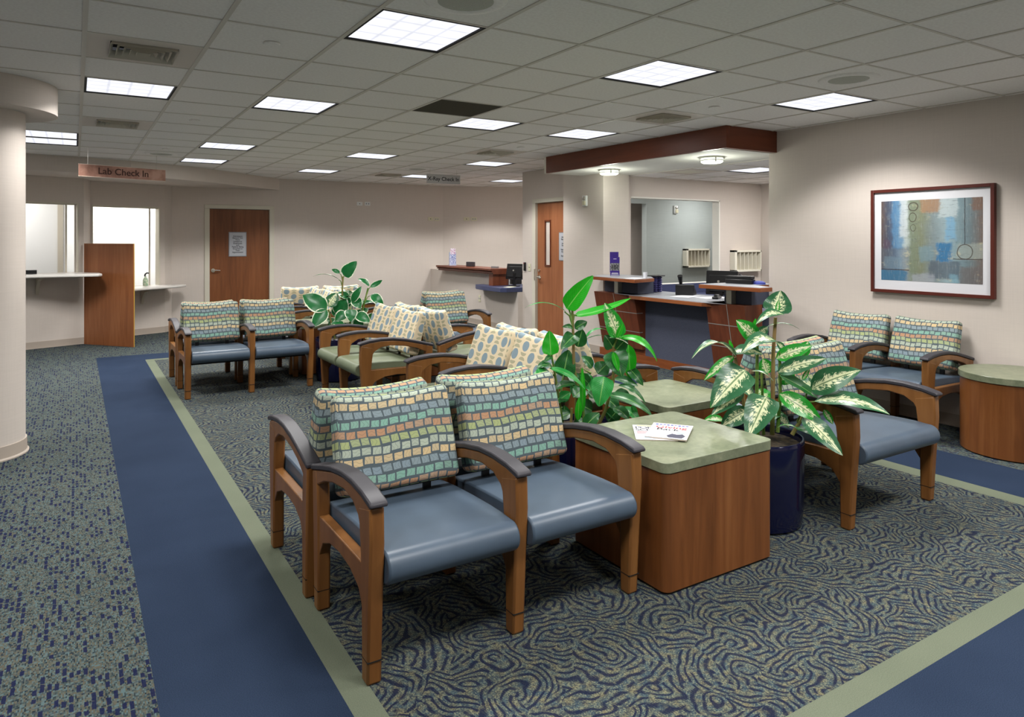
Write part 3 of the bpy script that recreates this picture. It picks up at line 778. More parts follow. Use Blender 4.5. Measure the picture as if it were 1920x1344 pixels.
def bench(label, cx, cy, rot, n, sw, blue=True, group=None):
    seatm, backm = (VBLUE, MOSAIC) if blue else (VGREEN, PEBBLE)
    t = thing('waiting_bench' if n > 1 else 'waiting_chair', label, 'chair', (cx, cy, 0), math.radians(rot), group)
    tot = n * sw
    for k in range(n + 1): frame_parts(t, -tot / 2 + k * sw)
    for k in range(n):
        x = -tot / 2 + (k + .5) * sw; hx = sw / 2 - .030
        arc = [(-.325 + .058 * math.cos(math.radians(a_)), .403 + .058 * math.sin(math.radians(a_))) for a_ in range(84, 262, 11)]
        bm = B(); prism(bm, [(.305, .437), (.15, .452), (0, .460), (-.15, .465), (-.25, .465)] + arc + [(-.20, .350), (.305, .352)], x - hx, x + hx, 'x')
        obj('seat', bm, seatm, t, bevel=.008, ang=50)
        def cf(c):
            fx = c.x / hx; v = c.z / .20
            top = -.016 * (1 - fx * fx) * max(0, v) ** 1.5
            puff = .014 * (1 - fx * fx) * (1 - v * v)
            y = (c.y * (1 - .22 * v)) + (-puff if c.y < 0 else puff * .3) - .014 * fx * fx + .01
            z = c.z + top
            a = math.radians(16)
            yy = y * math.cos(a) + z * math.sin(a); zz = z * math.cos(a) - y * math.sin(a)
            return (c.x * (1 - .02 * max(0, v)) + x, yy + .222, zz + .690)
        bm = rbox(hx + .002, .054, .205, .030, 10, 3, 10, cf, voff=random.random() * .4 if not blue else .0); obj('back_cushion', bm, backm, t, ang=80)
        for s in (-1, 1):
            bm = B(); box(bm, x + s * hx * .55 - .018, x + s * hx * .55 + .018, .20, .215, .36, .55)
            obj('back_bracket', bm, BLACK, t, smooth=False)
    bm = B(); box(bm, -tot / 2 + .02, tot / 2 - .02, .25, .272, .33, .385); obj('back_rail', bm, CHAIRWOOD, t, bevel=.004)
    bm = B(); box(bm, -tot / 2 + .04, tot / 2 - .04, -.24, .24, .318, .345); obj('seat_frame', bm, DARK, t, smooth=False)
    return t

bench('nearest blue two-seat bench with mosaic backs, facing the viewer beside the magazine table', 1.48, 2.642, 0, 2, .595)
bench('blue mosaic bench back to back behind the nearest bench, only tops and left arm showing', 1.465, 3.352, 180, 2, .595)
bench('wide blue single chair facing the viewer, behind the variegated plant', 3.925, 2.53, 0, 1, .80)
bench('wide blue chair back to back behind the variegated plant chair, mostly hidden', 4.005, 3.245, 180, 1, .80)
bench('green two-seat bench with pebble print backs, nearer one facing left behind the mosaic bench', 2.46, 4.285, -90, 2, .59, False)
bench('green two-seat bench facing the reception desk, behind the bright leaf plant', 3.165, 4.285, 90, 2, .59, False)
bench('green two-seat bench with pebble print backs facing left beside the white edged plant', 2.46, 6.49, -90, 2, .59, False)
bench('green two-seat bench facing right, back to back beyond, with shaded pebble backs', 3.21, 6.49, 90, 2, .59, False)
bench('farther blue two-seat bench with mosaic backs, standing near the lab windows side', 1.525, 7.75, 0, 2, .595)
bench('blue bench turned to the far wall, hidden behind the left mosaic bench', 1.525, 8.49, 180, 2, .595)
bench('blue single chair with mosaic back in the middle distance, below the x-ray counter', 4.02, 7.80, 0, 1, .60)
bench('blue chair turned away behind the mid-distance single chair', 4.07, 8.54, 180, 1, .60)
bench('far green bench with pebble backs facing left, behind the white edged plant', 2.60, 9.37, -90, 2, .59, False)
bench('far green bench facing right, behind the white edged plant', 3.34, 9.37, 90, 2, .59, False)
bench('farthest bench with shaded pebble backs turned toward the far wall', 3.03, 10.36, 180, 2, .595, False)
bench('blue two-seat bench with mosaic backs against the right wall under the picture', 5.855, 3.46, -90, 2, .59)

# ================================================================ TABLES
def rrect(x0, x1, y0, y1, r, n=6):
    P = []
    for cx, cy, a0 in ((x1 - r, y1 - r, 0), (x0 + r, y1 - r, 90), (x0 + r, y0 + r, 180), (x1 - r, y0 + r, 270)):
        for k in range(n + 1):
            a = math.radians(a0 + 90 * k / n); P.append((cx + r * math.cos(a), cy + r * math.sin(a)))
    return P
def cube_table(label, x0, x1, y0, y1, grp='cube tables with green stone tops'):
    cx, cy = (x0 + x1) / 2, (y0 + y1) / 2; hx, hy = (x1 - x0) / 2, (y1 - y0) / 2
    t = thing('cube_table', label, 'table', (cx, cy, 0), 0, grp)
    bm = B(); prism(bm, rrect(-hx + .004, hx - .004, -hy + .004, hy - .004, .035), .012, .528); obj('body', bm, CHERRY, t, ang=30)
    bm = B(); prism(bm, rrect(-hx + .012, hx - .012, -hy + .012, hy - .012, .03), 0, .014); obj('plinth', bm, DARK, t)
    bm = B(); prism(bm, rrect(-hx, hx, -hy, hy, .04), .531, .577); obj('tabletop', bm, MARBLE, t, bevel=.002, ang=30)
cube_table('cherry cube table with a green stone top holding the magazines', 2.172, 2.895, 2.222, 2.902)
cube_table('cherry cube table with a bare green top, corner to corner behind the magazine table', 2.915, 3.53, 2.965, 3.59)
cube_table('far cherry cube table behind the white edged plant, left', 2.2, 2.88, 8.05, 8.68)
cube_table('far cherry cube table diagonal to it, hidden by the pebble cushions', 2.95, 3.6, 7.22, 7.88)
t = thing('round_table', 'round cherry drum table with a green stone top beside the wall bench', 'table', (5.85, 2.41, 0))
bm = B(); lathe(bm, [(.338, .01), (.338, .532)], (0, 0, 0), 72); obj('body', bm, CHERRY, t, ang=30)
bm = B(); lathe(bm, [(.33, 0), (.33, .012)], (0, 0, 0), 48); obj('plinth', bm, DARK, t)
bm = B(); lathe(bm, [(.346, .534), (.348, .536), (.348, .578), (.346, .580)], (0, 0, 0), 72); obj('tabletop', bm, MARBLE, t, ang=30)

# magazines
RED = flat('red_ink', (214, 40, 44), .5); BLUEI = flat('blue_ink', (44, 62, 150), .5); YEL = flat('yellow_ink', (240, 200, 40), .5); SKY = flat('pale_blue_ink', (180, 205, 232), .5)
def magazine(label, cx, cy, z, rz, w_, h_, th):
    t = thing('magazine', label, 'magazine', (cx, cy, z), rz)
    bm = B(); box(bm, -w_ / 2, w_ / 2, -h_ / 2, h_ / 2, 0, th); obj('pages', bm, flat('page_edges', (206, 192, 178), .7), t, smooth=False)
    bm = B(); box(bm, -w_ / 2 - .001, w_ / 2 + .001, -h_ / 2 - .001, h_ / 2 + .001, th, th + .0012); obj('cover', bm, PAPER, t, smooth=False)
    return t
ma = magazine('magazine lying underneath, with black and red title letters', 2.475, 2.612, .5775, math.radians(-38), .20, .265, .004)
z = .0055
text('title', 'POPULAR', .050, INK, ma, (-.092, .080, z), (0, 0, 0), align='LEFT', ext=.0002, spacing=.9); text('title', 'SCIENCE', .050, INK, ma, (-.092, .040, z), (0, 0, 0), align='LEFT', ext=.0002, spacing=.9)
bm = B(); box(bm, -.08, .085, .112, .124, z, z + .0002); obj('yellow_strip', bm, YEL, ma, smooth=False)
bm = B()
for k in range(3): box(bm, -.088, .05 - k * .02, .006 - k * .016, .013 - k * .016, z, z + .0002)
obj('red_lines', bm, RED, ma, smooth=False)
bm = B(); box(bm, -.085, .08, -.11, -.07, z, z + .0002); obj('blue_patch', bm, SKY, ma, smooth=False)
mb = magazine('magazine lying on top, white cover with red and black heading', 2.5375, 2.57, .5835, math.radians(-53), .20, .268, .006)
z = .0075
text('heading', 'Giving', .058, RED, mb, (0, .062, z), (0, 0, 0), ext=.0002, sx=1.08); text('heading', 'Back', .052, INK, mb, (-.012, .020, z), (0, 0, 0), ext=.0002, sx=1.15)
bm = B()
for k in range(9): box(bm, -.085 + k * .019, -.072 + k * .019, .098 + .003 * (k % 3), .118 - .002 * (k % 2), z, z + .0002)
obj('masthead', bm, BLUEI, mb, smooth=False)
bm = B(); prism(bm, [(.01, -.12), (.075, -.122), (.088, -.08), (.07, -.045), (.045, -.06), (.02, -.05), (-.002, -.09)], z, z + .0002); obj('picture', bm, flat('cover_photo', (66, 66, 84), .5), mb, smooth=False)
bm = B(); prism(bm, [(.03, -.04), (.075, -.04), (.085, -.02), (.04, -.018)], z, z + .0002); obj('picture', bm, flat('cover_photo_sky', (150, 190, 214), .5), mb, smooth=False)

# ================================================================ PLANTS
def leaf(root, p0, p1, w_, mat, face_=None, arch=.0, droop=0., stem=None, fold=.22, kind='oval', smat=STEM):
    p0 = Vector(p0); p1 = Vector(p1); a = p1 - p0; L = a.length; a.normalize()
    tocam = (Vector((0, 0, CAM_H)) - p0).normalized()
    f = Vector((0, 0, 1)) if face_ == 'u' else (tocam + Vector((0, 0, .35)) if face_ == 'c' else (tocam * .6 + Vector((0, 0, .9)) if face_ is None else Vector(face_)))
    n = f - a * f.dot(a)
    if n.length < .05: n = tocam - a * tocam.dot(a)
    n.normalize(); s = a.cross(n)
    bm = B(); uvl = bm.loops.layers.uv.new('UVMap'); N = 12; X = [-1, -.66, -.33, 0, .33, .66, 1]
    ph = random.random() * 6; rows = []
    for i in range(N + 1):
        t = i / N
        if kind == 'heart': wt = w_ * (max(0, math.sin(math.pi * min(1, t ** .55 * .985 + .012))) ** .62)
        else: wt = w_ * (max(0, math.sin(math.pi * min(1, t ** .78 * .985 + .012))) ** .72)
        c = p0 + a * (L * t) + n * (arch * L * 4 * t * (1 - t)) + Vector((0, 0, -1)) * (droop * L * t ** 3)
        row = []
        for x in X:
            rip = .05 * w_ * math.sin(t * 15 + ph + x * 2) * abs(x)
            row.append(bm.verts.new(c + s * (x * wt) + n * (fold * abs(x) ** 1.3 * wt * (1 if fold > 0 else 1) + rip)))
        rows.append(row)
    for i in range(N):
        for j in range(6):
            fc = bm.faces.new((rows[i][j], rows[i][j + 1], rows[i + 1][j + 1], rows[i + 1][j]))
            for l, (ii, jj) in zip(fc.loops, ((i, j), (i, j + 1), (i + 1, j + 1), (i + 1, j))): l[uvl].uv = ((X[jj] + 1) / 2, ii / N)
    if stem is not None:
        st = Vector(stem); m_ = (st + p0) / 2 + Vector((0, 0, .02))
        tube(bm, [st, m_, p0 + a * .012], [.006, .005, .0035], 6, 1)
    bmesh.ops.translate(bm, verts=bm.verts, vec=-root.location)
    me = D.meshes.new('leaf'); bm.to_mesh(me); bm.free(); me.materials.append(mat); me.materials.append(smat)
    for p in me.polygons: p.use_smooth = True
    o = D.objects.new('leaf', me); put(o, root); return o

def pot(label, x, y):
    t = thing('potted_plant', label, 'plant', (x, y, 0))
    bm = B(); lathe(bm, [(.215, 0), (.236, .012), (.246, .10), (.25, .44), (.25, .462), (.246, .468), (.238, .468), (.234, .455), (.232, .41)], (0, 0, 0), 64); obj('planter', bm, POT, t, ang=50)
    bm = B(); lathe(bm, [(.231, .405), (.231, .43), (.1, .44), (.01, .442)], (0, 0, 0), 40); obj('soil', bm, SOIL, t)
    return t
def stems(root, pts, r0, r1, mat=STEM):
    bm = B(); n = len(pts)
    tube(bm, [Vector(p) - root.location for p in pts], [r0 + (r1 - r0) * i / (n - 1) for i in range(n)], 8); obj('stem', bm, mat, root)

def plant(root, d0, S, Ls, px=1313.):
    """S: stems (list of (u,v,dd)), Ls: leaves (u0,v0,u1,v1,halfwidth px,material,facing,d offset base,d offset tip, arch, droop, kind)"""
    for k, (pts, r0, r1) in enumerate(S):
        stems(root, [at(u, v, d0 + dd) for u, v, dd in pts], r0, r1, STEMB if k % 2 == 0 else STEM)
    for L in Ls:
        u0, v0, u1, v1, hw, mat = L[:6]
        fc, db, dt, ar, dr, kd, st = (list(L[6:]) + [None] * 7)[:7]
        db = db or 0; dt = dt if dt is not None else db
        leaf(root, at(u0, v0, d0 + db), at(u1, v1, d0 + dt), hw * (1.22 if hw > 7 else 1.1) * (d0 + (db + dt) / 2) / px, mat, fc, ar or 0, dr or 0,
             at(st[0], st[1], d0) if st else None, kind=kd or 'oval')
p1_ = pot('tall plant with bright plain green leaves in a navy planter behind the magazine table', 2.53, 3.28)
plant(p1_, 4.11, [([(1080, 800, 0), (1082, 720, 0), (1076, 690, 0), (1075, 640, 0), (1073, 575, 0)], .012, .007),
                  ([(1055, 800, -.05), (1048, 745, -.05), (1034, 665, -.05)], .009, .006),
                  ([(1120, 800, .0), (1135, 770, 0), (1150, 715, 0), (1150, 650, 0)], .011, .007),
                  ([(1095, 800, -.1), (1092, 740, -.1)], .009, .006),
                  ([(1070, 805, -.12), (1072, 765, -.12)], .009, .007),
                  ([(1108, 700, .05), (1090, 690, .04), (1084, 740, .02)], .007, .006)], [
    (1063, 579, 1112, 517, 15, LBRIGHT, 'c', 0, -.03, .06, 0, 'heart', (1073, 600)),
    (1062, 585, 984, 569, 6, LMID, 'u', 0, -.05, .12, .1, 'oval', (1074, 612)),
    (1078, 592, 1183, 559, 9, LBRIGHT, None, 0, .05, -.05, 0, 'heart', (1075, 600)),
    (1074, 615, 1054, 613, 5, LDARK, 'c', 0, -.1, .1), (1078, 616, 1101, 603, 8, LDARK, 'c', 0, 0, .1),
    (1078, 628, 1052, 655, 12, LDARK, 'c', 0, -.1, .1, .0, 'heart'), (1083, 650, 1092, 617, 12, LDARK, 'c', .02, .02),
    (1097, 635, 1142, 613, 7, LMID, 'u', .04, .08, .14, .15), (1093, 641, 1133, 629, 5, LMID, 'u', .04, .02, .1, 0),
    (1033, 666, 1030, 620, 13, LBRIGHT, 'c', -.05, -.02, 0, 0, 'heart'), (1034, 668, 1020, 678, 5, LDARK, 'c', -.05, -.1, .1),
    (1056, 706, 1066, 656, 17, LDARK, 'c', 0, .03, .05, 0, 'heart', (1052, 735)),
    (1033, 700, 998, 703, 10, LMID, None, -.08, -.15, .15, .1, 'heart', (1045, 720)), (1036, 688, 1006, 690, 9, LDARK, None, -.06, -.1, .2),
    (1030, 690, 1097, 722, 7, LMID, None, -.1, -.14, .1, .1),
    (1162, 634, 1134, 568, 14, LVARB, 'c', 0, .04, .04, 0, 'heart', (1151, 650)),
    (1157, 633, 1168, 606, 5, LBRIGHT, 'c', -.02, -.02), (1160, 633, 1232, 670, 8, LBRIGHT, None, 0, -.02, .22, .1, 'oval', (1151, 650)),
    (1150, 652, 1134, 628, 12, LDARK, 'c', .02, .03, .05, 0, 'heart'), (1155, 656, 1176, 634, 13, LDARK, 'c', .02, .02, .05, 0, 'heart'),
    (1140, 634, 1178, 645, 9, LVAR, 'u', .0, -.05, .1), (1150, 658, 1166, 706, 19, LDARK, 'c', 0, -.08, .1, 0, 'heart'),
    (1178, 646, 1182, 712, 11, LBRIGHT, 'c', .1, .06, .1), (1178, 690, 1206, 723, 8, LDARK, 'c', .08, .0, .2),
    (1152, 710, 1196, 724, 8, LDARK, None, .05, .0, .1), (1133, 706, 1123, 762, 17, LMID, 'c', -.14, -.18, .08, 0, 'heart', (1145, 740)),
    (1160, 722, 1211, 747, 6, LDARK, None, .0, -.05, .14, .2), (1140, 740, 1224, 772, 10, LDARK, None, -.05, -.12, .1, .1),
    (1093, 772, 1092, 688, 5, LBRIGHT, 'c', -.12, -.1), (1084, 788, 1086, 744, 6, LBRIGHT, 'c', -.14, -.14, .05),
    (1096, 800, 1124, 774, 11, LDARK, 'c', -.16, -.16, .1), (1038, 730, 1080, 720, 9, LDARK, None, -.08, -.14, .1),
    (1150, 660, 1160, 696, 6, LBRIGHT, 'c', -.06, -.08), (1060, 740, 1036, 760, 14, LDARK, None, 0, -.1, .1), (1105, 745, 1130, 725, 13, LDARK, None, .1, .1, .1),
    (1120, 760, 1100, 735, 12, LDARK, None, 0, -.06, .1), (1150, 765, 1180, 790, 10, LDARK, None, .0, -.05, .2), (1185, 760, 1195, 782, 5, LMID, 'c', .0, 0),
    (1060, 785, 1058, 760, 9, LDARK, None, .1, .1), (1110, 690, 1090, 668, 10, LDARK, None, .1, .1, .1), (1095, 728, 1075, 745, 12, LDARK, 'c', 0, -.1),
    (1190, 735, 1160, 700, 10, LDARK, None, .12, .1), (1125, 790, 1090, 770, 10, LDARK, None, .12, .05), (1160, 785, 1135, 770, 9, LDARK, None, .1, .1),
    (1095, 700, 1110, 735, 10, LMID, 'c', .08, 0), (1105, 720, 1085, 700, 9, LDARK, 'c', .04, .0),
    (1070, 775, 1040, 790, 12, LDARK, None, .0, -.05, .1), (1110, 770, 1080, 755, 13, LDARK, 'c', -.04, -.06, .05), (1130, 745, 1160, 770, 13, LDARK, None, .06, .02, .15),
    (1085, 720, 1060, 700, 12, LDARK, None, .08, .08, .1), (1120, 700, 1140, 680, 13, LDARK, 'c', .08, .1), (1140, 790, 1165, 760, 12, LDARK, 'c', .08, .1), (1100, 790, 1075, 800, 10, LDARK, None, -.05, -.1, .15),
    (1150, 740, 1185, 750, 11, LDARK, None, .1, .1, .2), (1165, 765, 1200, 795, 9, LMID, None, .04, -.02, .2), (1070, 720, 1100, 745, 12, LDARK, 'c', .1, .1), (1048, 750, 1070, 735, 9, LMID, 'c', -.06, -.06)])
p2_ = pot('plant with cream mottled leaves in a navy planter, in front of the wide chair', 3.22, 2.59)
plant(p2_, 3.9, [([(1448, 815, 0), (1449, 740, 0), (1450, 660, 0), (1454, 595, 0)], .013, .009),
                 ([(1420, 815, 0), (1419, 740, 0), (1420, 640, 0)], .012, .008),
                 ([(1400, 810, -.03), (1392, 730, -.03), (1378, 670, -.03)], .011, .008),
                 ([(1458, 810, .05), (1463, 740, .05), (1462, 660, .05)], .011, .008),
                 ([(1485, 815, 0), (1500, 790, 0), (1520, 760, -.02)], .012, .009), ([(1432, 815, .06), (1428, 700, .06)], .009, .007)], [
    (1455, 588, 1464, 545, 21, LVAR, 'c', 0, .03, -.05, 0, 'heart'), (1457, 586, 1460, 562, 4, LVARB, 'c', -.03, -.02),
    (1470, 590, 1417, 592, 10, LVAR, None, -.04, -.1, .1, .25), (1436, 614, 1500, 612, 6, LVAR, 'u', .0, -.03, .12, .1),
    (1420, 637, 1380, 600, 14, LVARB, 'c', 0, -.02, .05, 0, 'oval'), (1414, 612, 1417, 597, 3, LBRIGHT, 'c', 0, 0),
    (1418, 632, 1440, 612, 9, LVAR, 'c', .02, .02), (1458, 642, 1390, 650, 16, LVAR, None, -.03, -.16, .14, .12, 'oval'),
    (1380, 668, 1297, 660, 13, LVAR, 'u', -.03, -.12, .24, .12, 'oval'), (1374, 656, 1367, 637, 3, LBRIGHT, 'c', -.03, -.03),
    (1374, 660, 1430, 664, 13, LVAR, None, -.05, -.1, .12), (1376, 668, 1320, 713, 8, LVARB, 'c', -.03, -.06, .12),
    (1398, 694, 1334, 762, 26, LVAR, 'c', -.1, -.22, .1, 0, 'heart', (1392, 720)), (1408, 696, 1450, 710, 7, LVAR, 'u', -.05, -.1, .12, .1),
    (1394, 733, 1334, 778, 11, LVAR, 'c', -.14, -.22, .05), (1438, 744, 1402, 822, 24, LVAR, 'c', -.12, -.3, .08, 0, 'heart', (1445, 770)),
    (1404, 768, 1352, 800, 15, LVAR, 'c', -.1, -.1, .1), (1455, 672, 1523, 648, 12, LVARB, 'c', .05, .0, .05),
    (1500, 668, 1516, 640, 10, LVARB, 'c', .04, .04), (1458, 698, 1550, 672, 13, LVAR, 'c', .02, -.08, .08),
    (1520, 730, 1614, 694, 20, LVAR, 'c', -.02, -.2, .08, 0, 'oval', (1510, 745)), (1528, 752, 1668, 770, 17, LVAR, None, -.08, -.34, .1, .05, 'oval', (1500, 770)),
    (1462, 704, 1535, 748, 11, LDARK, None, .0, -.05, .05), (1462, 738, 1540, 790, 15, LVARB, 'c', -.05, -.16, .08, 0, 'oval'),
    (1506, 780, 1580, 854, 15, LVAR, 'c', -.1, -.34, .1, 0, 'oval', (1495, 790)), (1492, 802, 1560, 832, 8, LDARK, None, -.05, -.2, .1),
    (1452, 806, 1500, 806, 5, LVARB, 'u', -.05, -.12, .2), (1505, 712, 1518, 690, 4, LVARB, 'c', -.05, -.05),
    (1440, 700, 1430, 672, 12, LVARB, 'c', .08, .1), (1465, 760, 1500, 740, 14, LVAR, None, .1, .1, .1), (1415, 745, 1380, 725, 14, LVAR, None, .1, .1, .1),
    (1480, 720, 1465, 690, 13, LVARB, 'c', .06, .06), (1360, 790, 1320, 788, 9, LVARB, None, 0, -.05, .1), (1500, 770, 1530, 800, 11, LVAR, None, .05, 0, .1),
    (1430, 790, 1470, 775, 14, LDARK, None, .1, .05, .1), (1480, 800, 1450, 780, 13, LVAR, None, .1, .1, .1), (1410, 800, 1440, 780, 12, LVAR, None, .05, .05),
    (1420, 730, 1450, 760, 12, LVARB, None, .1, 0), (1535, 735, 1500, 715, 14, LVAR, None, .08, .06, .1), (1545, 768, 1562, 795, 6, LVARB, 'c', -.1, -.12),
    (1350, 735, 1332, 765, 7, LVARB, 'c', -.05, -.1), (1470, 655, 1456, 640, 6, LVAR, 'c', .1, .1)])
p3_ = pot('plant with white edged leaves in a navy planter, between the mosaic and pebble benches', 2.50, 7.68)
plant(p3_, 7.84, [([(641, 640, 0), (641, 590, 0), (642, 540, 0), (643, 518, 0)], .013, .008), ([(672, 640, 0), (680, 580, 0), (690, 540, 0)], .013, .008),
                  ([(628, 635, -.05), (620, 600, -.05), (616, 580, -.05)], .011, .008), ([(655, 640, 0), (658, 585, -.05)], .011, .008)], [
    (645, 517, 669, 490, 11, LEDGE, 'c', 0, 0, .05, 0, 'heart', (643, 530)), (637, 512, 622, 505, 4.5, LEDGE, 'c', 0, 0, .1, 0, 'oval', (642, 525)),
    (637, 525, 587, 513, 5, LEDGE, 'u', 0, -.1, .1, .1, 'oval', (641, 535)), (692, 536, 671, 523, 6, LEDGE, None, 0, 0, .15), (694, 538, 717, 525, 5, LEDGE, 'c', 0, 0, -.1, 0, 'oval', (688, 552)),
    (697, 552, 719, 577, 8, LEDGE, 'c', 0, -.05, .2, 0, 'oval', (684, 566)), (645, 541, 674, 541, 5, LEDGE, 'u', 0, -.05, .1), (660, 566, 678, 537, 7, LEDGE, 'c', -.05, -.05, .1),
    (612, 581, 568, 553, 15, LEDGE, 'c', -.1, -.1, .05, 0, 'oval', (618, 590)), (612, 580, 586, 613, 11, LEDGE, 'c', -.1, -.2, .05), (616, 575, 632, 549, 10, LVAR, 'c', -.05, 0, .05),
    (632, 590, 650, 560, 13, LEDGE, 'c', 0, 0, .05), (664, 560, 676, 578, 9, LEDGE, 'c', 0, -.05, .1), (658, 580, 658, 603, 10, LEDGE, 'c', -.15, -.2, .05, 0, 'heart', (660, 570)),
    (668, 589, 694, 604, 9, LEDGE, 'c', -.1, -.15, .1), (650, 586, 628, 601, 9, LEDGE, 'c', -.1, -.15, .1), (622, 605, 646, 610, 8, LEDGE, None, -.15, -.2, .1),
    (625, 575, 642, 565, 9, LDARK, 'c', .05, .05), (655, 575, 640, 555, 10, LEDGE, 'c', .05, .05), (665, 600, 680, 618, 9, LEDGE, 'c', -.1, -.1, .1), (655, 610, 672, 598, 8, LDARK, None, .05, .05),
    (630, 610, 612, 598, 9, LDARK, None, .05, .0), (640, 555, 662, 548, 8, LDARK, None, .05, .05), (600, 590, 588, 612, 6, LEDGE, 'c', -.1, -.15), (690, 596, 708, 590, 6, LDARK, 'c', .05, 0),
    (665, 625, 690, 628, 6, LEDGE, 'c', -.1, -.2, .1), (640, 580, 652, 595, 8, LDARK, 'c', 0, 0),
    (648, 570, 668, 556, 9, LEDGE, None, .05, .1, .1), (625, 592, 640, 575, 9, LEDGE, 'c', .02, .05), (676, 590, 690, 578, 8, LEDGE, None, .05, .1, .1), (652, 560, 634, 548, 8, LEDGE, None, .0, .05, .1),
    (668, 582, 684, 600, 8, LEDGE, 'c', 0, -.04), (630, 600, 616, 618, 7, LDARK, None, 0, -.08, .1), (650, 606, 640, 622, 9, LDARK, 'c', 0, -.05), (672, 572, 700, 566, 6, LEDGE, None, .05, .05, .1)])

# ================================================================ PICTURE ON THE RIGHT WALL
def m_art():
    g = G('abstract_painting', .45, .3); u, v, _ = g.sep(g.coord('UV'))
    nz = g.n('ShaderNodeTexNoise'); g.link(g.coord('UV'), nz.inputs['Vector']); nz.inputs['Scale'].default_value = 7; nz.inputs['Detail'].default_value = 6; nz.inputs['Roughness'].default_value = .7
    nn = g.sep(E(g, nz.outputs['Color'])); n1 = nn[0] - .5; n2 = nn[1] - .5; n3 = nn[2] - .5
    x = u + n1 * .11; y = v + n2 * .13
    c = g.ramp(x, [(0, lin(92, 62, 52)), (.07, lin(54, 62, 92)), (.15, lin(70, 100, 140)), (.2, lin(150, 180, 205)), (.27, lin(196, 208, 205)), (.31, lin(124, 138, 112)),
                   (.42, lin(128, 134, 104)), (.55, lin(130, 146, 150)), (.68, lin(160, 186, 194)), (.76, lin(130, 160, 170)), (.88, lin(104, 124, 132)), (1, lin(112, 88, 78))])
    def rect(x0, x1, y0, y1, s=.018): return g.smooth(x, x0 - s, x0 + s) * (1. - g.smooth(x, x1 - s, x1 + s)) * g.smooth(y, y0 - s, y0 + s) * (1. - g.smooth(y, y1 - s, y1 + s))
    for (r, k, col_) in (((.12, .24, .4, 1.05), .7, (74, 140, 188)), ((.2, .28, .55, 1.1), .8, (214, 222, 224)), ((.42, .6, .84, 1.1), .85, (168, 124, 84)), ((.6, .78, .78, 1.1), .7, (206, 218, 220)),
                         ((.9, 1.1, .85, 1.1), .8, (124, 84, 62)), ((.66, .75, .5, .78), .9, (124, 178, 212)), ((-.1, .3, -.1, .42), .55, (88, 100, 118)), ((.03, .22, .12, .30), .5, (120, 152, 172)),
                         ((-.05, .27, -.1, .13), .9, (26, 112, 156)), ((.57, .72, .26, .47), 1., (22, 118, 172)), ((.4, .54, .24, .44), .6, (120, 158, 176)), ((.76, 1.1, .29, .46), .6, (172, 182, 172)),
                         ((.5, .8, .04, .26), .75, (66, 80, 102)), ((.32, .55, -.1, .1), .7, (172, 178, 190)), ((.8, 1.1, -.1, .2), .75, (104, 92, 92)), ((.7, .78, -.1, .1), .7, (130, 180, 200)), ((.02, .09, .4, .5), .7, (84, 50, 84))):
        c = g.mix(rect(*r) * k, c, lin(*col_))
    c = g.mix(g.smooth(n3, .08, .2) * .5, c, lin(226, 214, 170)); c = g.mix(g.smooth(n1 * -1., .1, .22) * .5, c, lin(60, 60, 70))
    st1 = g.noise(g.vec(u * 60., v * 7., 0.), 1, 4, .7); st2 = g.noise(g.vec(u * 9., v * 50., 0.), 1, 4, .7)
    c = g.mix(g.smooth(st1, .5, .75) * .45, c, lin(176, 186, 184)); c = g.mix(g.smooth(st2, .52, .72) * .5, c, lin(78, 84, 92)); c = g.mix(.3, c, lin(104, 108, 104))
    def ring(cx, cy, rx, ry, t):
        a = (u - cx + n1 * .02) / rx; b = (v - cy + n2 * .02) / ry
        return ((a * a + b * b).f('SQRT') - 1.).f('ABSOLUTE') < t
    for r in ((.34, .92, .048, .05, .13), (.335, .79, .036, .055, .11), (.34, .66, .026, .04, .1), (.84, .37, .07, .085, .07)): c = g.mix(ring(*r) * .75, c, lin(66, 54, 46))
    c = g.mix((((u - .84 + n1 * .02).f('ABSOLUTE') < .004) * (v > .46)) * .8, c, lin(50, 46, 48)); c = g.mix(((v - .285 + n2 * .02).f('ABSOLUTE') < .005) * (u > .73) * .8, c, lin(60, 46, 40))
    c = g.mix(((v - .135 + n2 * .02).f('ABSOLUTE') < .006) * (u < .3) * .8, c, lin(70, 48, 40))
    return g.col(c).mat
t = thing('framed_picture', 'large abstract blue and brown picture in a mahogany frame on the right wall', 'picture', (6.219, 3.193, 1.08))
PY = .508; PH = .924
bm = B()
for a, b, c_, d in ((-PY, -PY + .028, 0, PH), (PY - .028, PY, 0, PH), (-PY + .028, PY - .028, 0, .028), (-PY + .028, PY - .028, PH - .028, PH)): box(bm, -.042, 0, a, b, c_, d)
obj('frame', bm, FRAMEWOOD, t, bevel=.002)
bm = B(); box(bm, -.022, -.002, -PY + .02, PY - .02, .02, PH - .02); obj('mat_board', bm, PAPER, t, smooth=False)
bm = B(); uvl = bm.loops.layers.uv.new('UVMap'); y0, y1, z0, z1 = .418, -.418, .112, .818
f = bm.faces.new([bm.verts.new(p) for p in ((-.0235, y0, z0), (-.0235, y1, z0), (-.0235, y1, z1), (-.0235, y0, z1))])
for l, uv in zip(f.loops, ((0, 0), (1, 0), (1, 1), (0, 1))): l[uvl].uv = uv
obj('artwork', bm, m_art(), t, smooth=False)

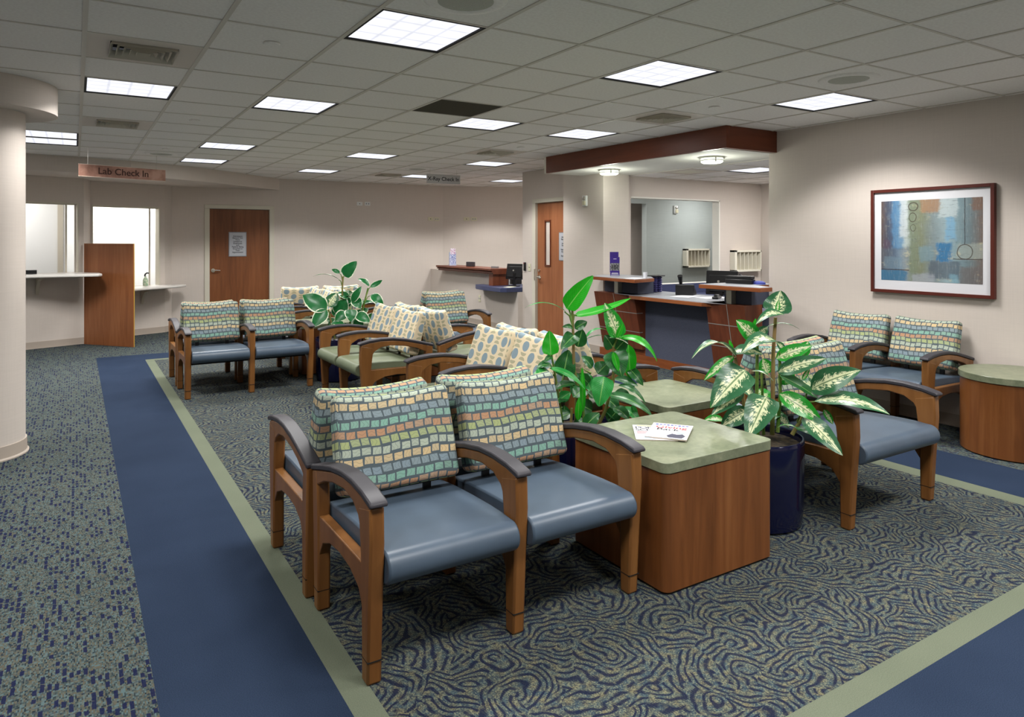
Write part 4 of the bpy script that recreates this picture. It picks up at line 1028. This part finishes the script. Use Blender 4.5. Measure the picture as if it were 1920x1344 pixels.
# ================================================================ LAB CHECK IN
t = thing('divider_panel', 'tall cherry wood panel standing between the two lab windows', 'panel', (.41, 11.86, 0))
a = Vector((.112, 12.225)); b = Vector((.714, 11.49)); d = (b - a).normalized(); n = Vector((d.y, -d.x))
bm = B(); prism(bm, [tuple(a), tuple(b), tuple(b - n * .022), tuple(a - n * .022)], 0, 1.5); obj('panel', bm, PANELWOOD, t, world=True, bevel=.002)
bm = B(); q = a * 0 + b; prism(bm, [tuple(b + d * .001 - n * .008), tuple(b + d * .003 - n * .008), tuple(b + d * .003 - n * .02), tuple(b + d * .001 - n * .02)], .0, 1.5); obj('edge_strip', bm, flat('brass_edge', (176, 140, 60), .4), t, world=True, smooth=False)
def counter(name, label, pts, z0, z1, mat, cat='counter', bev=.012, brackets=()):
    c = sum((Vector(p) for p in pts), Vector((0, 0))) / len(pts)
    t = thing(name, label, cat, (c.x, c.y, z0))
    bm = B(); prism(bm, pts, z0, z1); obj('slab', bm, mat, t, world=True, bevel=bev)
    for (px, py, dx, dy, s) in brackets:
        bm = B(); nx, ny = -dy * .02, dx * .02
        for k in (-1, 1): pass
        pr = [(0, z0), (0, z0 - .26), (.05, z0 - .14), (.12, z0 - .06), (s, z0 - .03), (s, z0)]
        lo = [bm.verts.new((px + dx * r_ - nx, py + dy * r_ - ny, z)) for r_, z in pr]; hi = [bm.verts.new((px + dx * r_ + nx, py + dy * r_ + ny, z)) for r_, z in pr]
        bm.faces.new(lo); bm.faces.new(hi)
        for i in range(len(pr)): bm.faces.new((lo[i], lo[(i + 1) % len(pr)], hi[(i + 1) % len(pr)], hi[i]))
        obj('bracket', bm, TRIM, t, world=True, smooth=False)
    return t
counter('lab_counter', 'long pale counter under the left lab window', [(-2.6, 11.335), (.09, 12.26), (.095, 12.21), (.31, 11.95), (.33, 11.62), (.28, 11.54), (-.5, 11.57), (-2.45, 10.93)], 1.03, 1.07, WHSOLID, brackets=((-.46, 12.065, .24, -.97, .26),))
counter('lab_counter', 'short pale counter under the right lab window', [(.22, 12.66), (1.28, 13.08), (1.55, 13.08), (1.60, 12.98), (1.50, 12.80), (.75, 12.25), (.32, 12.2)], .76, .80, WHSOLID, brackets=((.93, 12.945, .4, -.916, .26),))
bm = B(); box(bm, -.10, .10, -.02, .02, 0, .055); o = obj('card_holder', bm, BLACK, bevel=.004); o.location = (-.56, 12.0, 1.07); tag(o, 'dark card holder on the left lab counter', 'holder')
bm = B(); lathe(bm, [(.035, 0), (.04, .01), (.04, .09), (.03, .12), (.012, .14), (.012, .16)], (0, 0, 0), 20)
t = thing('spray_bottle', 'small bottle with a curved dark top on the right lab counter', 'bottle', (.98, 12.93, .80)); obj('bottle', bm, speckle('bottle_label', (210, 214, 190), (150, 180, 150), 30, .4), t)
bm = B(); tube(bm, [(-.01, 0, .155), (-.005, 0, .19), (.02, 0, .21), (.05, 0, .205)], .012, 8); obj('nozzle', bm, BLACK, t)

def sign(name, label, p, q, z0, z1, mat, txt, size, inkm, hang, th=.012, cat='sign'):
    p = Vector(p); q = Vector(q); c = (p + q) / 2; d = q - p; L = d.length; rz = math.atan2(d.y, d.x)
    t = thing(name, label, cat, (c.x, c.y, z0), rz)
    bm = B(); box(bm, -L / 2, L / 2, -th / 2, th / 2, 0, z1 - z0); obj('board', bm, mat, t, bevel=.001)
    text('lettering', txt, size, inkm, t, (.0, -th / 2 - .001, (z1 - z0) / 2), (math.pi / 2, 0, 0))
    for x in hang:
        bm = B(); tube(bm, [(x * L / 2, 0, z1 - z0), (x * L / 2, 0, CEIL - z0)], .0022, 6); obj('wire', bm, CHROME, t)
    return t, L
def m_copper():
    g = G('copper_sheet', .38, .5, .35); n = g.noise(g.coord(), 4, 4, .6)
    g.col(g.ramp(n, [(.35, lin(128, 92, 80)), (.5, lin(164, 122, 106)), (.65, lin(190, 150, 134))])); return g.mat
st_, L = sign('hanging_sign', 'copper sign reading Lab Check In hanging from the ceiling', (.035, 10.15), (1.03, 10.46), 2.345, 2.488, m_copper(), 'Lab Check In', .115, flat('brown_ink', (70, 46, 40), .6), (-.8, .78))
bm = B(); box(bm, -L / 2, L / 2, -.008, .008, .144, .149); box(bm, -L / 2, L / 2, -.008, .008, -.006, -.001); obj('edge_trim', bm, flat('cream_edge', (222, 200, 186), .5), st_, smooth=False)
sign('hanging_sign', 'grey sign reading X-Ray Check In near the far lights', (4.73, 10.14), (5.31, 10.11), 2.455, 2.60, flat('frosted_grey_acrylic', (166, 164, 162), .3), 'X-Ray Check In', .085, INK, (-.8, .8))

# ================================================================ X-RAY CHECK IN
t = thing('wood_ledge', 'moulded dark cherry ledge on the low x-ray wall', 'ledge', (6.32, 11.6, .955))
bm = B(); prism(bm, [(6.14, .955), (6.50, .955), (6.50, .985), (6.53, .985), (6.53, 1.0), (6.50, 1.005), (6.55, 1.02), (6.55, 1.05), (6.09, 1.05), (6.09, 1.02), (6.13, 1.005), (6.11, 1.0), (6.11, .985), (6.14, .985)], 10.46, 12.62, 'y')
obj('ledge_board', bm, CHERRYD, t, world=True, smooth=False)
bm = B(); box(bm, 6.16, 6.47, 10.50, 10.64, .755, .956); obj('end_post', bm, DESKWOOD, t, world=True, bevel=.002)
counter('x_ray_counter', 'navy blue counter with a rounded corner below the x-ray ledge', [(6.93, 9.87), (6.05, 9.87), (5.98, 9.95), (5.98, 10.5), (6.02, 10.85), (6.10, 11.02), (6.26, 11.05), (6.26, 10.64), (6.93, 10.64)], .683, .755, BLUETOP, bev=.004)
t = thing('brochure_holder', 'clear brochure rack with pale leaflets at the left end of the ledge', 'holder', (6.33, 12.36, 1.05), -.35)
bm = B(); box(bm, -.07, .07, -.03, .03, 0, .02); box(bm, -.07, .07, .02, .03, 0, .26); obj('rack', bm, flat('clear_plastic', (176, 186, 206), .2, .5), t, smooth=False)
PAT = speckle('leaflet_print', (200, 206, 222), (96, 112, 170), 60, .5, 3)
bm = B(); box(bm, -.062, .062, -.022, -.014, .02, .22); obj('leaflet', bm, PAT, t, smooth=False)
bm = B(); box(bm, -.045, .055, .004, .012, .12, .335); obj('leaflet', bm, speckle('leaflet_top', (226, 226, 232), (170, 120, 150), 50, .5, 2), t, smooth=False)
bm = B(); box(bm, -.09, .09, -.03, .03, 0, .09); o = obj('card_box', bm, flat('dark_grey_plastic', (60, 56, 60), .4), bevel=.008); o.location = (6.33, 11.62, 1.05); o.rotation_euler.z = -1.2; tag(o, 'dark grey box on the x-ray ledge', 'box')
bm = B(); box(bm, -.07, .07, -.03, .03, 0, .035); o = obj('card_tray', bm, flat('silver_tray', (130, 128, 128), .3), bevel=.004); o.location = (6.33, 10.72, 1.05); o.rotation_euler.z = -1.3; tag(o, 'small low tray near the right end of the x-ray ledge', 'tray')
def monitor(label, loc, rz, w_, h_, tilt=.15, back=True, standh=.12):
    t = thing('computer_monitor', label, 'monitor', loc, rz)
    bm = B(); lathe(bm, [(.10, 0), (.10, .012), (.02, .02)], (0, 0, 0), 28); obj('base', bm, BLACK, t)
    bm = B(); box(bm, -.025, .025, -.012, .018, .012, standh + h_ * .4); obj('neck', bm, BLACK, t)
    M = Matrix.Translation((0, 0, standh)) @ Matrix.Rotation(tilt, 4, 'X')
    bm = B(); box(bm, -w_ / 2, w_ / 2, .0, .03, 0, h_); box(bm, -w_ * .38, w_ * .38, -.02, 0, h_ * .12, h_ * .82); bmesh.ops.transform(bm, matrix=M, verts=bm.verts); obj('casing', bm, BLACK, t, bevel=.006)
    bm = B(); box(bm, -w_ / 2 + .015, w_ / 2 - .015, .03, .0315, .015, h_ - .015); bmesh.ops.transform(bm, matrix=M, verts=bm.verts); obj('screen', bm, flat('dark_screen', (14, 15, 20), .1, .5), t, smooth=False)
    bm = B(); lathe(bm, [(.015, 0), (.015, .002)], (0, 0, 0), 16); bmesh.ops.transform(bm, matrix=M @ Matrix.Translation((-.03, -.021, h_ * .55)) @ Matrix.Rotation(math.pi / 2, 4, 'X'), verts=bm.verts); obj('badge', bm, CHROME, t)
    return t
monitor('black monitor turned away on the navy x-ray counter', (6.44, 10.24, .755), -1.15, .38, .27, -.2)
t = thing('label_printer', 'small white and black printer behind the wooden post', 'printer', (6.68, 10.87, .755))
t.location = (6.75, 10.72, .755)
bm = B(); box(bm, -.1, .1, -.08, .08, 0, .12); obj('body', bm, BLACK, t, bevel=.01)
bm = B(); box(bm, -.1, .1, -.085, .08, .12, .19); obj('cover', bm, PLWHITE, t, bevel=.01)
bm = B(); lathe(bm, [(.022, 0), (.022, .11), (.008, .14), (.008, .16)], (0, 0, 0), 18); o = obj('small_bottle', bm, PLWHITE); o.location = (6.52, 10.56, .755); tag(o, 'small white bottle beside the black monitor', 'bottle')
t = thing('desk_phone', 'black telephone at the end of the navy x-ray counter', 'phone', (6.62, 10.05, .755), .6)
bm = B(); prism(bm, [(-.09, 0), (.09, 0), (.09, .03), (-.09, .09)], -.1, .1, 'x'); obj('base', bm, BLACK, t, bevel=.006)
bm = B(); tube(bm, [(-.07, -.08, .11), (-.075, 0, .13), (-.07, .08, .10)], [.024, .017, .024], 10); obj('handset', bm, BLACK, t)
bm = B(); box(bm, -.1, .1, -.07, .07, 0, .004); o = obj('paper_pad', bm, flat('cream_paper', (226, 222, 190), .6)); o.location = (6.24, 10.06, .755); o.rotation_euler.z = .5; tag(o, 'cream paper pad beside the black monitor', 'paper')

# wall plates
def plate(label, loc, rz, w_, h_, mat, hole=True):
    t = thing('wall_plate', label, 'wall plate', loc, rz, None)
    bm = B(); box(bm, -w_ / 2, w_ / 2, -.007, 0, -h_ / 2, h_ / 2); obj('cover', bm, mat, t, bevel=.002)
    bm = B()
    if hole: box(bm, -.008, .008, -.0085, -.006, -.008, .008)
    else:
        box(bm, -.035, -.012, -.0085, -.006, -.014, .014); box(bm, .012, .035, -.0085, -.006, -.014, .014)
    obj('socket', bm, DARK if hole else LAMIN, t, smooth=False); return t
plate('left plate of the white pair high on the far wall', (4.735, 13.239, 2.262), 0, .115, .072, PLWHITE)
plate('right plate of the white pair high on the far wall', (4.895, 13.239, 2.266), 0, .115, .072, PLWHITE, False)
plate('left plate of the middle cream pair on the far wall', (6.265, 13.239, 1.99), 0, .12, .075, IVORY)
plate('right plate of the middle cream pair on the far wall', (6.405, 13.239, 1.985), 0, .115, .072, IVORY, False)
ang = math.atan2(12.05 - 13.24, 9.9 - 6.55); da = Vector((math.cos(ang), math.sin(ang)))
for s, l, h in ((.50, 'left cream plate of the rightmost pair on the angled wall', True), (.66, 'right cream plate of the rightmost pair on the angled wall', False)):
    p = Vector((6.55, 13.24)) + da * s + Vector((da.y, -da.x)) * .001; plate(l, (p.x, p.y, 1.995), ang, .125, .075, IVORY, h)
plate('cream outlet low on the wall below the ledge', (6.269, 11.16, .485), -math.pi / 2, .075, .12, IVORY, False)
plate('cream light switch beside the slotted door', (6.359, 9.645, 1.10), -math.pi / 2, .075, .12, IVORY)
t = thing('card_reader', 'small black card reader on the wall by the slotted door', 'reader', (6.359, 9.77, 1.11), -math.pi / 2)
bm = B(); box(bm, -.022, .022, -.03, 0, -.07, .07); obj('case', bm, BLACK, t, bevel=.006)
bm = B(); box(bm, -.012, .012, -.031, -.029, .052, .06); obj('red_light', bm, RED, t, smooth=False)
def strobe(label, loc, rz):
    t = thing('alarm_strobe', label, 'alarm', loc, rz)
    bm = B(); box(bm, -.045, .045, -.035, 0, -.075, .075); obj('base', bm, PLWHITE, t, bevel=.008)
    bm = B(); box(bm, -.025, .035, -.05, -.03, -.06, .0); obj('grille', bm, IVORY, t, bevel=.004)
    bm = B(); lathe(bm, [(.028, 0), (.024, .02), (.008, .028)], (0, 0, 0), 20); bmesh.ops.transform(bm, matrix=Matrix.Translation((0, -.035, .035)) @ Matrix.Rotation(math.pi / 2, 4, 'X'), verts=bm.verts); obj('lamp_lens', bm, CHROME, t)
strobe('white alarm strobe on the pillar', (6.099, 7.81, 2.10), -math.pi / 2)
strobe('white alarm strobe on the grey wall seen through the opening', (9.22, 9.199, 2.10), 0)
def rack(label, loc, rz, w_, h_):
    t = thing('chart_rack', label, 'rack', loc, rz); bm = B(); dp = .10
    bk = B(); box(bk, -w_ / 2 + .01, w_ / 2 - .01, -.008, 0, -h_ / 2 + .01, h_ / 2 - .01); obj('back_panel', bk, flat('tan_back_panel', (150, 138, 114), .6), t, smooth=False)
    for a, b, c_, d in ((-w_ / 2 - .03, -w_ / 2 + .02, -h_ / 2, h_ / 2), (w_ / 2 - .02, w_ / 2, -h_ / 2, h_ / 2)): box(bm, a, b, -dp, 0, c_, d)
    box(bm, -w_ / 2 - .03, w_ / 2, -dp, 0, h_ / 2 - .03, h_ / 2); box(bm, -w_ / 2 - .03, w_ / 2, -dp, 0, -h_ / 2, -h_ / 2 + .03)
    obj('frame', bm, IVORY2, t, bevel=.002)
    for k in range(1, 6):
        x = -w_ / 2 + .02 + (w_ - .04) * k / 6; bm = B(); box(bm, x - .004, x + .004, -dp + .01, -.01, -h_ / 2 + .03, h_ / 2 - .03); obj('divider', bm, IVORY2, t, smooth=False)
IVORY2 = flat('cream_laminate', (226, 222, 206), .5)
rack('cream slotted rack on the grey wall behind the opening', (9.73, 9.199, 1.22), 0, .58, .34)
rack('cream slotted rack on the reception back wall, right of the opening', (9.09, 7.549, 1.22), 0, .60, .34)
bm = B(); box(bm, 7.9, 8.3, 9.0, 9.19, 0, .3)
bm.free()

# ================================================================ RECEPTION DESK
t = thing('reception_desk', 'curving cherry and blue grey reception desk with a navy front panel', 'desk', (6.05, 6.0, 0))
def dpart(name, bm, m, bevel=.0, **k): return obj(name, bm, m, t, world=True, bevel=bevel, **k)
bm = B(); box(bm, 6.03, 6.07, 4.85, 7.42, 0, .105); dpart('plinth', bm, CHERRYH)
bm = B(); box(bm, 6.045, 6.10, 5.38, 6.54, .105, .83); dpart('front_panel', bm, BLUEFAB)
def wing(y0, y1, seams):
    bm = B(); z0, z1 = (.18, .872)
    if y0 < 5: z0 = .105
    pts = [(5.995, z0), (5.85, z1), (6.14, z1), (6.14, z0)]
    prism(bm, [(p[0], p[1]) for p in pts], y0, y1, 'y'); w_ = dpart('wood_wing', bm, DESKWOOD, .003)
    f = lambda z: 5.995 + (5.85 - 5.995) * (z - z0) / (z1 - z0)
    bm = B()
    for z in (.40, .64):
        if z < z1: prism(bm, [(f(z - .004) - .002, z - .004), (f(z + .004) - .002, z + .004), (6.0, z + .004), (6.0, z - .004)], y0 - .001, y1 + .001, 'y')
    for y in seams: prism(bm, [(f(z0) - .0015, z0), (f(z1) - .0015, z1), (5.99, z1), (5.998, z0)], y - .004, y + .004, 'y')
    bm2 = bm; o = obj('metal_inlay', bm2, SILVER, w_, world=False, smooth=False)
    # inlay built in room space: shift into the desk's space
    for v in o.data.vertices: v.co -= t.location
    if y0 > 5:
        bm = B(); box(bm, 6.045, 6.14, y0, y1, .105, .18); dpart('wing_base', bm, CHERRYH)
wing(6.54, 7.32, [6.93]); wing(4.86, 5.38, [5.09])
bm = B(); box(bm, 5.90, 6.14, 4.60, 4.86, .105, .872); bm.free()
bm = B(); prism(bm, [(5.79, 5.38), (5.79, 6.54), (5.84, 6.62), (6.62, 6.62), (6.62, 5.30), (5.86, 5.30)], .825, .866); dpart('counter_edge', bm, CHERRYH, .002)
bm = B(); prism(bm, [(5.80, 5.39), (5.80, 6.53), (5.85, 6.9), (6.61, 6.9), (6.61, 5.0), (5.87, 5.0)], .8665, .872); dpart('countertop', bm, LAMIN)
for y0, y1, post in ((6.60, 7.24, 6.93), (4.86, 5.22, 5.10)):
    bm = B(); box(bm, 5.97, 6.24, y0, y1, .872, 1.036); dpart('pedestal', bm, BLUEFAB)
    bm = B(); box(bm, 5.90, 5.975, post - .035, post + .035, .872, 1.036); dpart('metal_post', bm, SILVER)
E_L = [(5.72, 7.18), (5.65, 6.30), (6.08, 6.42), (6.34, 6.75), (6.34, 7.40), (5.98, 7.42)]
E_R = [(5.66, 5.30), (5.70, 4.54), (5.90, 4.55), (6.0, 4.845), (6.36, 4.85), (6.36, 5.33)]
for P_ in (E_L, E_R):
    bm = B(); prism(bm, P_, 1.036, 1.076); dpart('upper_ledge', bm, CHERRYH, .003)
    c = sum((Vector(p) for p in P_), Vector((0, 0))) / len(P_)
    bm = B(); prism(bm, [tuple(c + (Vector(p) - c) * .97) for p in P_], 1.0765, 1.081); dpart('ledge_top', bm, LAMIN)
# inner worktop and things on the desk
bm = B(); box(bm, 6.62, 9.28, 7.0, 7.545, .72, .76); t = tag(obj('back_worktop', bm, BLUETOP, loc=(7.9, 7.3, .72), world=True, bevel=.003), 'dark navy worktop along the reception back wall', 'worktop')
bm = B(); box(bm, 6.63, 9.28, 7.52, 7.548, .762, .90); tag(obj('back_splash', bm, BLUETOP, loc=(7.9, 7.53, .76), world=True), 'navy back splash below the opening sill', 'splashback')
for x_ in (6.7, 8.0, 9.2):
    bm = B(); box(bm, x_ - .03, x_ + .03, 7.05, 7.5, 0, .72); tag(obj('worktop_support', bm, BLUEFAB, loc=(x_, 7.27, 0), world=True), 'blue grey support under the back worktop', 'support', 'back worktop supports')
t = thing('brochure_holder', 'purple brochure stand with a walking group picture on the left ledge', 'holder', (5.93, 6.99, 1.081), -.62)
bm = B(); box(bm, -.055, .055, -.02, .05, 0, .02); obj('stand', bm, flat('clear_stand', (150, 150, 170), .2), t)
PUR = flat('purple_print', (58, 40, 122), .4)
bm = B(); box(bm, -.06, .06, -.018, -.010, .008, .25); obj('leaflet', bm, PUR, t, smooth=False)
bm = B(); box(bm, -.062, .05, .02, .028, .05, .315); obj('leaflet', bm, PUR, t, smooth=False)
bm = B(); box(bm, -.059, .059, -.0195, -.0178, .075, .17); obj('photo', bm, speckle('crowd_photo', (150, 150, 150), (70, 70, 74), 50, .5), t, smooth=False)
bm = B()
for x_ in (-.035, -.01, .012, .038): box(bm, x_ - .006, x_ + .006, -.0205, -.0192, .085, .15)
obj('photo_figures', bm, INK, t, smooth=False)
bm = B()
for z_, w2 in ((.222, .02), (.04, .04), (.028, .045)): box(bm, -w2, w2, -.0195, -.0178, z_, z_ + .006)
obj('print_lines', bm, PAPER, t, smooth=False)
t = thing('pen_cup', 'small clear cup on the left reception ledge', 'cup', (5.93, 6.42, 1.081)); bm = B(); lathe(bm, [(.022, 0), (.028, .075), (.025, .075), (.02, .006)], (0, 0, 0), 20); obj('cup', bm, flat('frosted_plastic', (205, 208, 214), .25), t)
bm = B(); box(bm, -.14, .14, -.11, .11, 0, .002); o = obj('paper_sheet', bm, PAPER); o.location = (5.84, 6.48, 1.081); o.rotation_euler.z = .4; tag(o, 'white sheets lying on the left reception ledge', 'paper')
t = thing('ribbed_stack', 'two ribbed dark blue columns under a flat black top beside the left ledge', 'organizer', (6.42, 6.735, .872), .1)
NAVR = flat('dark_violet_blue', (52, 50, 100), .3, .5)
for x_ in (-.045, .045):
    bm = B(); pr = []
    for k in range(7): pr += [(.030, .002 + k * .029), (.041, .010 + k * .029), (.041, .022 + k * .029), (.030, .029 + k * .029)]
    lathe(bm, pr, (x_, 0, 0), 20); obj('ribbed_column', bm, NAVR, t)
bm = B(); box(bm, -.13, .10, -.06, .06, .207, .222); obj('flat_top', bm, BLACK, t, bevel=.005)
t = thing('desk_phone', 'black desk telephone standing upright on the reception counter', 'phone', (6.42, 6.22, .872), -1.0)
bm = B(); prism(bm, [(-.10, 0), (.12, 0), (.12, .02), (-.04, .13), (-.10, .13)], -.11, .11, 'x'); obj('base', bm, BLACK, t, bevel=.008)
bm = B(); prism(bm, [(.095, .040), (-.03, .128), (-.028, .131), (.097, .043)], -.02, .09, 'x'); obj('keypad', bm, LAMIN, t, smooth=False)
bm = B(); tube(bm, [(-.07, .08, .06), (-.07, .03, .14), (-.07, -.02, .235)], [.028, .02, .032], 12); obj('handset', bm, BLACK, t)
for x_, y_, l, w_ in ((6.30, 5.62, 'black stapler like device right of the desk telephone', .10), (6.42, 5.46, 'black headset base near the right ledge', .08)):
    bm = B(); box(bm, -w_, w_, -.035, .035, 0, .03); box(bm, -w_ * .6, w_ * .4, -.025, .025, .03, .05); o = obj('desk_accessory', bm, BLACK, bevel=.01); o.location = (x_, y_, .872); o.rotation_euler.z = .5; tag(o, l, 'desk accessory')
for x_, y_, l, rz in ((6.25, 6.06, 'left sheet of paper on the lower reception counter', .3), (6.36, 5.74, 'right sheet of paper under the desk telephone', -.2)):
    bm = B(); box(bm, -.17, .17, -.12, .12, 0, .002); o = obj('paper_sheet', bm, PAPER); o.location = (x_, y_, .872); o.rotation_euler.z = rz; tag(o, l, 'paper')
bm = B(); box(bm, 6.42, 6.62, 4.95, 5.7, .74, .76); bm.free()
bm = B(); box(bm, 6.62, 7.05, 4.3, 6.9, .70, .73); tag(obj('inner_worktop', bm, BLUETOP, loc=(6.8, 5.6, .70), world=True), 'navy inner worktop behind the reception counter', 'worktop')
for y_ in (4.4, 5.6, 6.8):
    bm = B(); box(bm, 6.65, 7.0, y_ - .02, y_ + .02, 0, .70); tag(obj('worktop_support', bm, BLUEFAB, loc=(6.8, y_, 0), world=True), 'blue grey panel under the inner worktop', 'support', 'inner worktop supports')
monitor('black monitor behind the right reception ledge', (6.80, 6.0, .73), -math.pi / 2 + .35, .40, .30, -.08, standh=.14)
t = thing('card_terminal', 'low wide black box on the right reception ledge', 'box', (6.08, 5.10, 1.081), -math.pi / 2 + .25)
bm = B(); box(bm, -.15, .15, -.05, .05, 0, .05); box(bm, -.145, .145, -.045, .045, .05, .085); obj('case', bm, BLACK, t, bevel=.008)
bm = B(); box(bm, -.10, .10, -.004, .004, 0, .16); o = obj('paper_stand', bm, flat('pale_card', (206, 208, 212), .5)); o.location = (6.62, 4.92, 1.0); o.location.z = .73; o.rotation_euler.z = -1.3; o.scale.z = 2.3; tag(o, 'pale upright card behind the right reception ledge', 'card')
t = thing('tape_dispenser', 'small dark loop shaped dispenser behind the black box', 'dispenser', (6.28, 5.27, 1.081), -.9)
bm = B(); tube(bm, [(-.04, 0, 0), (-.035, 0, .06), (0, 0, .085), (.035, 0, .06), (.04, 0, 0)], .009, 8); obj('loop', bm, BLACK, t)
bm = B(); lathe(bm, [(.10, 0), (.095, .025), (.06, .04), (.01, .045)], (0, 0, 0), 24); o = obj('blue_cap', bm, flat('royal_blue_cloth', (66, 76, 160), .7)); o.location = (6.17, 4.93, 1.081); o.scale = (.6, .75, .8); tag(o, 'blue folded cloth at the right end of the reception ledge', 'cloth')
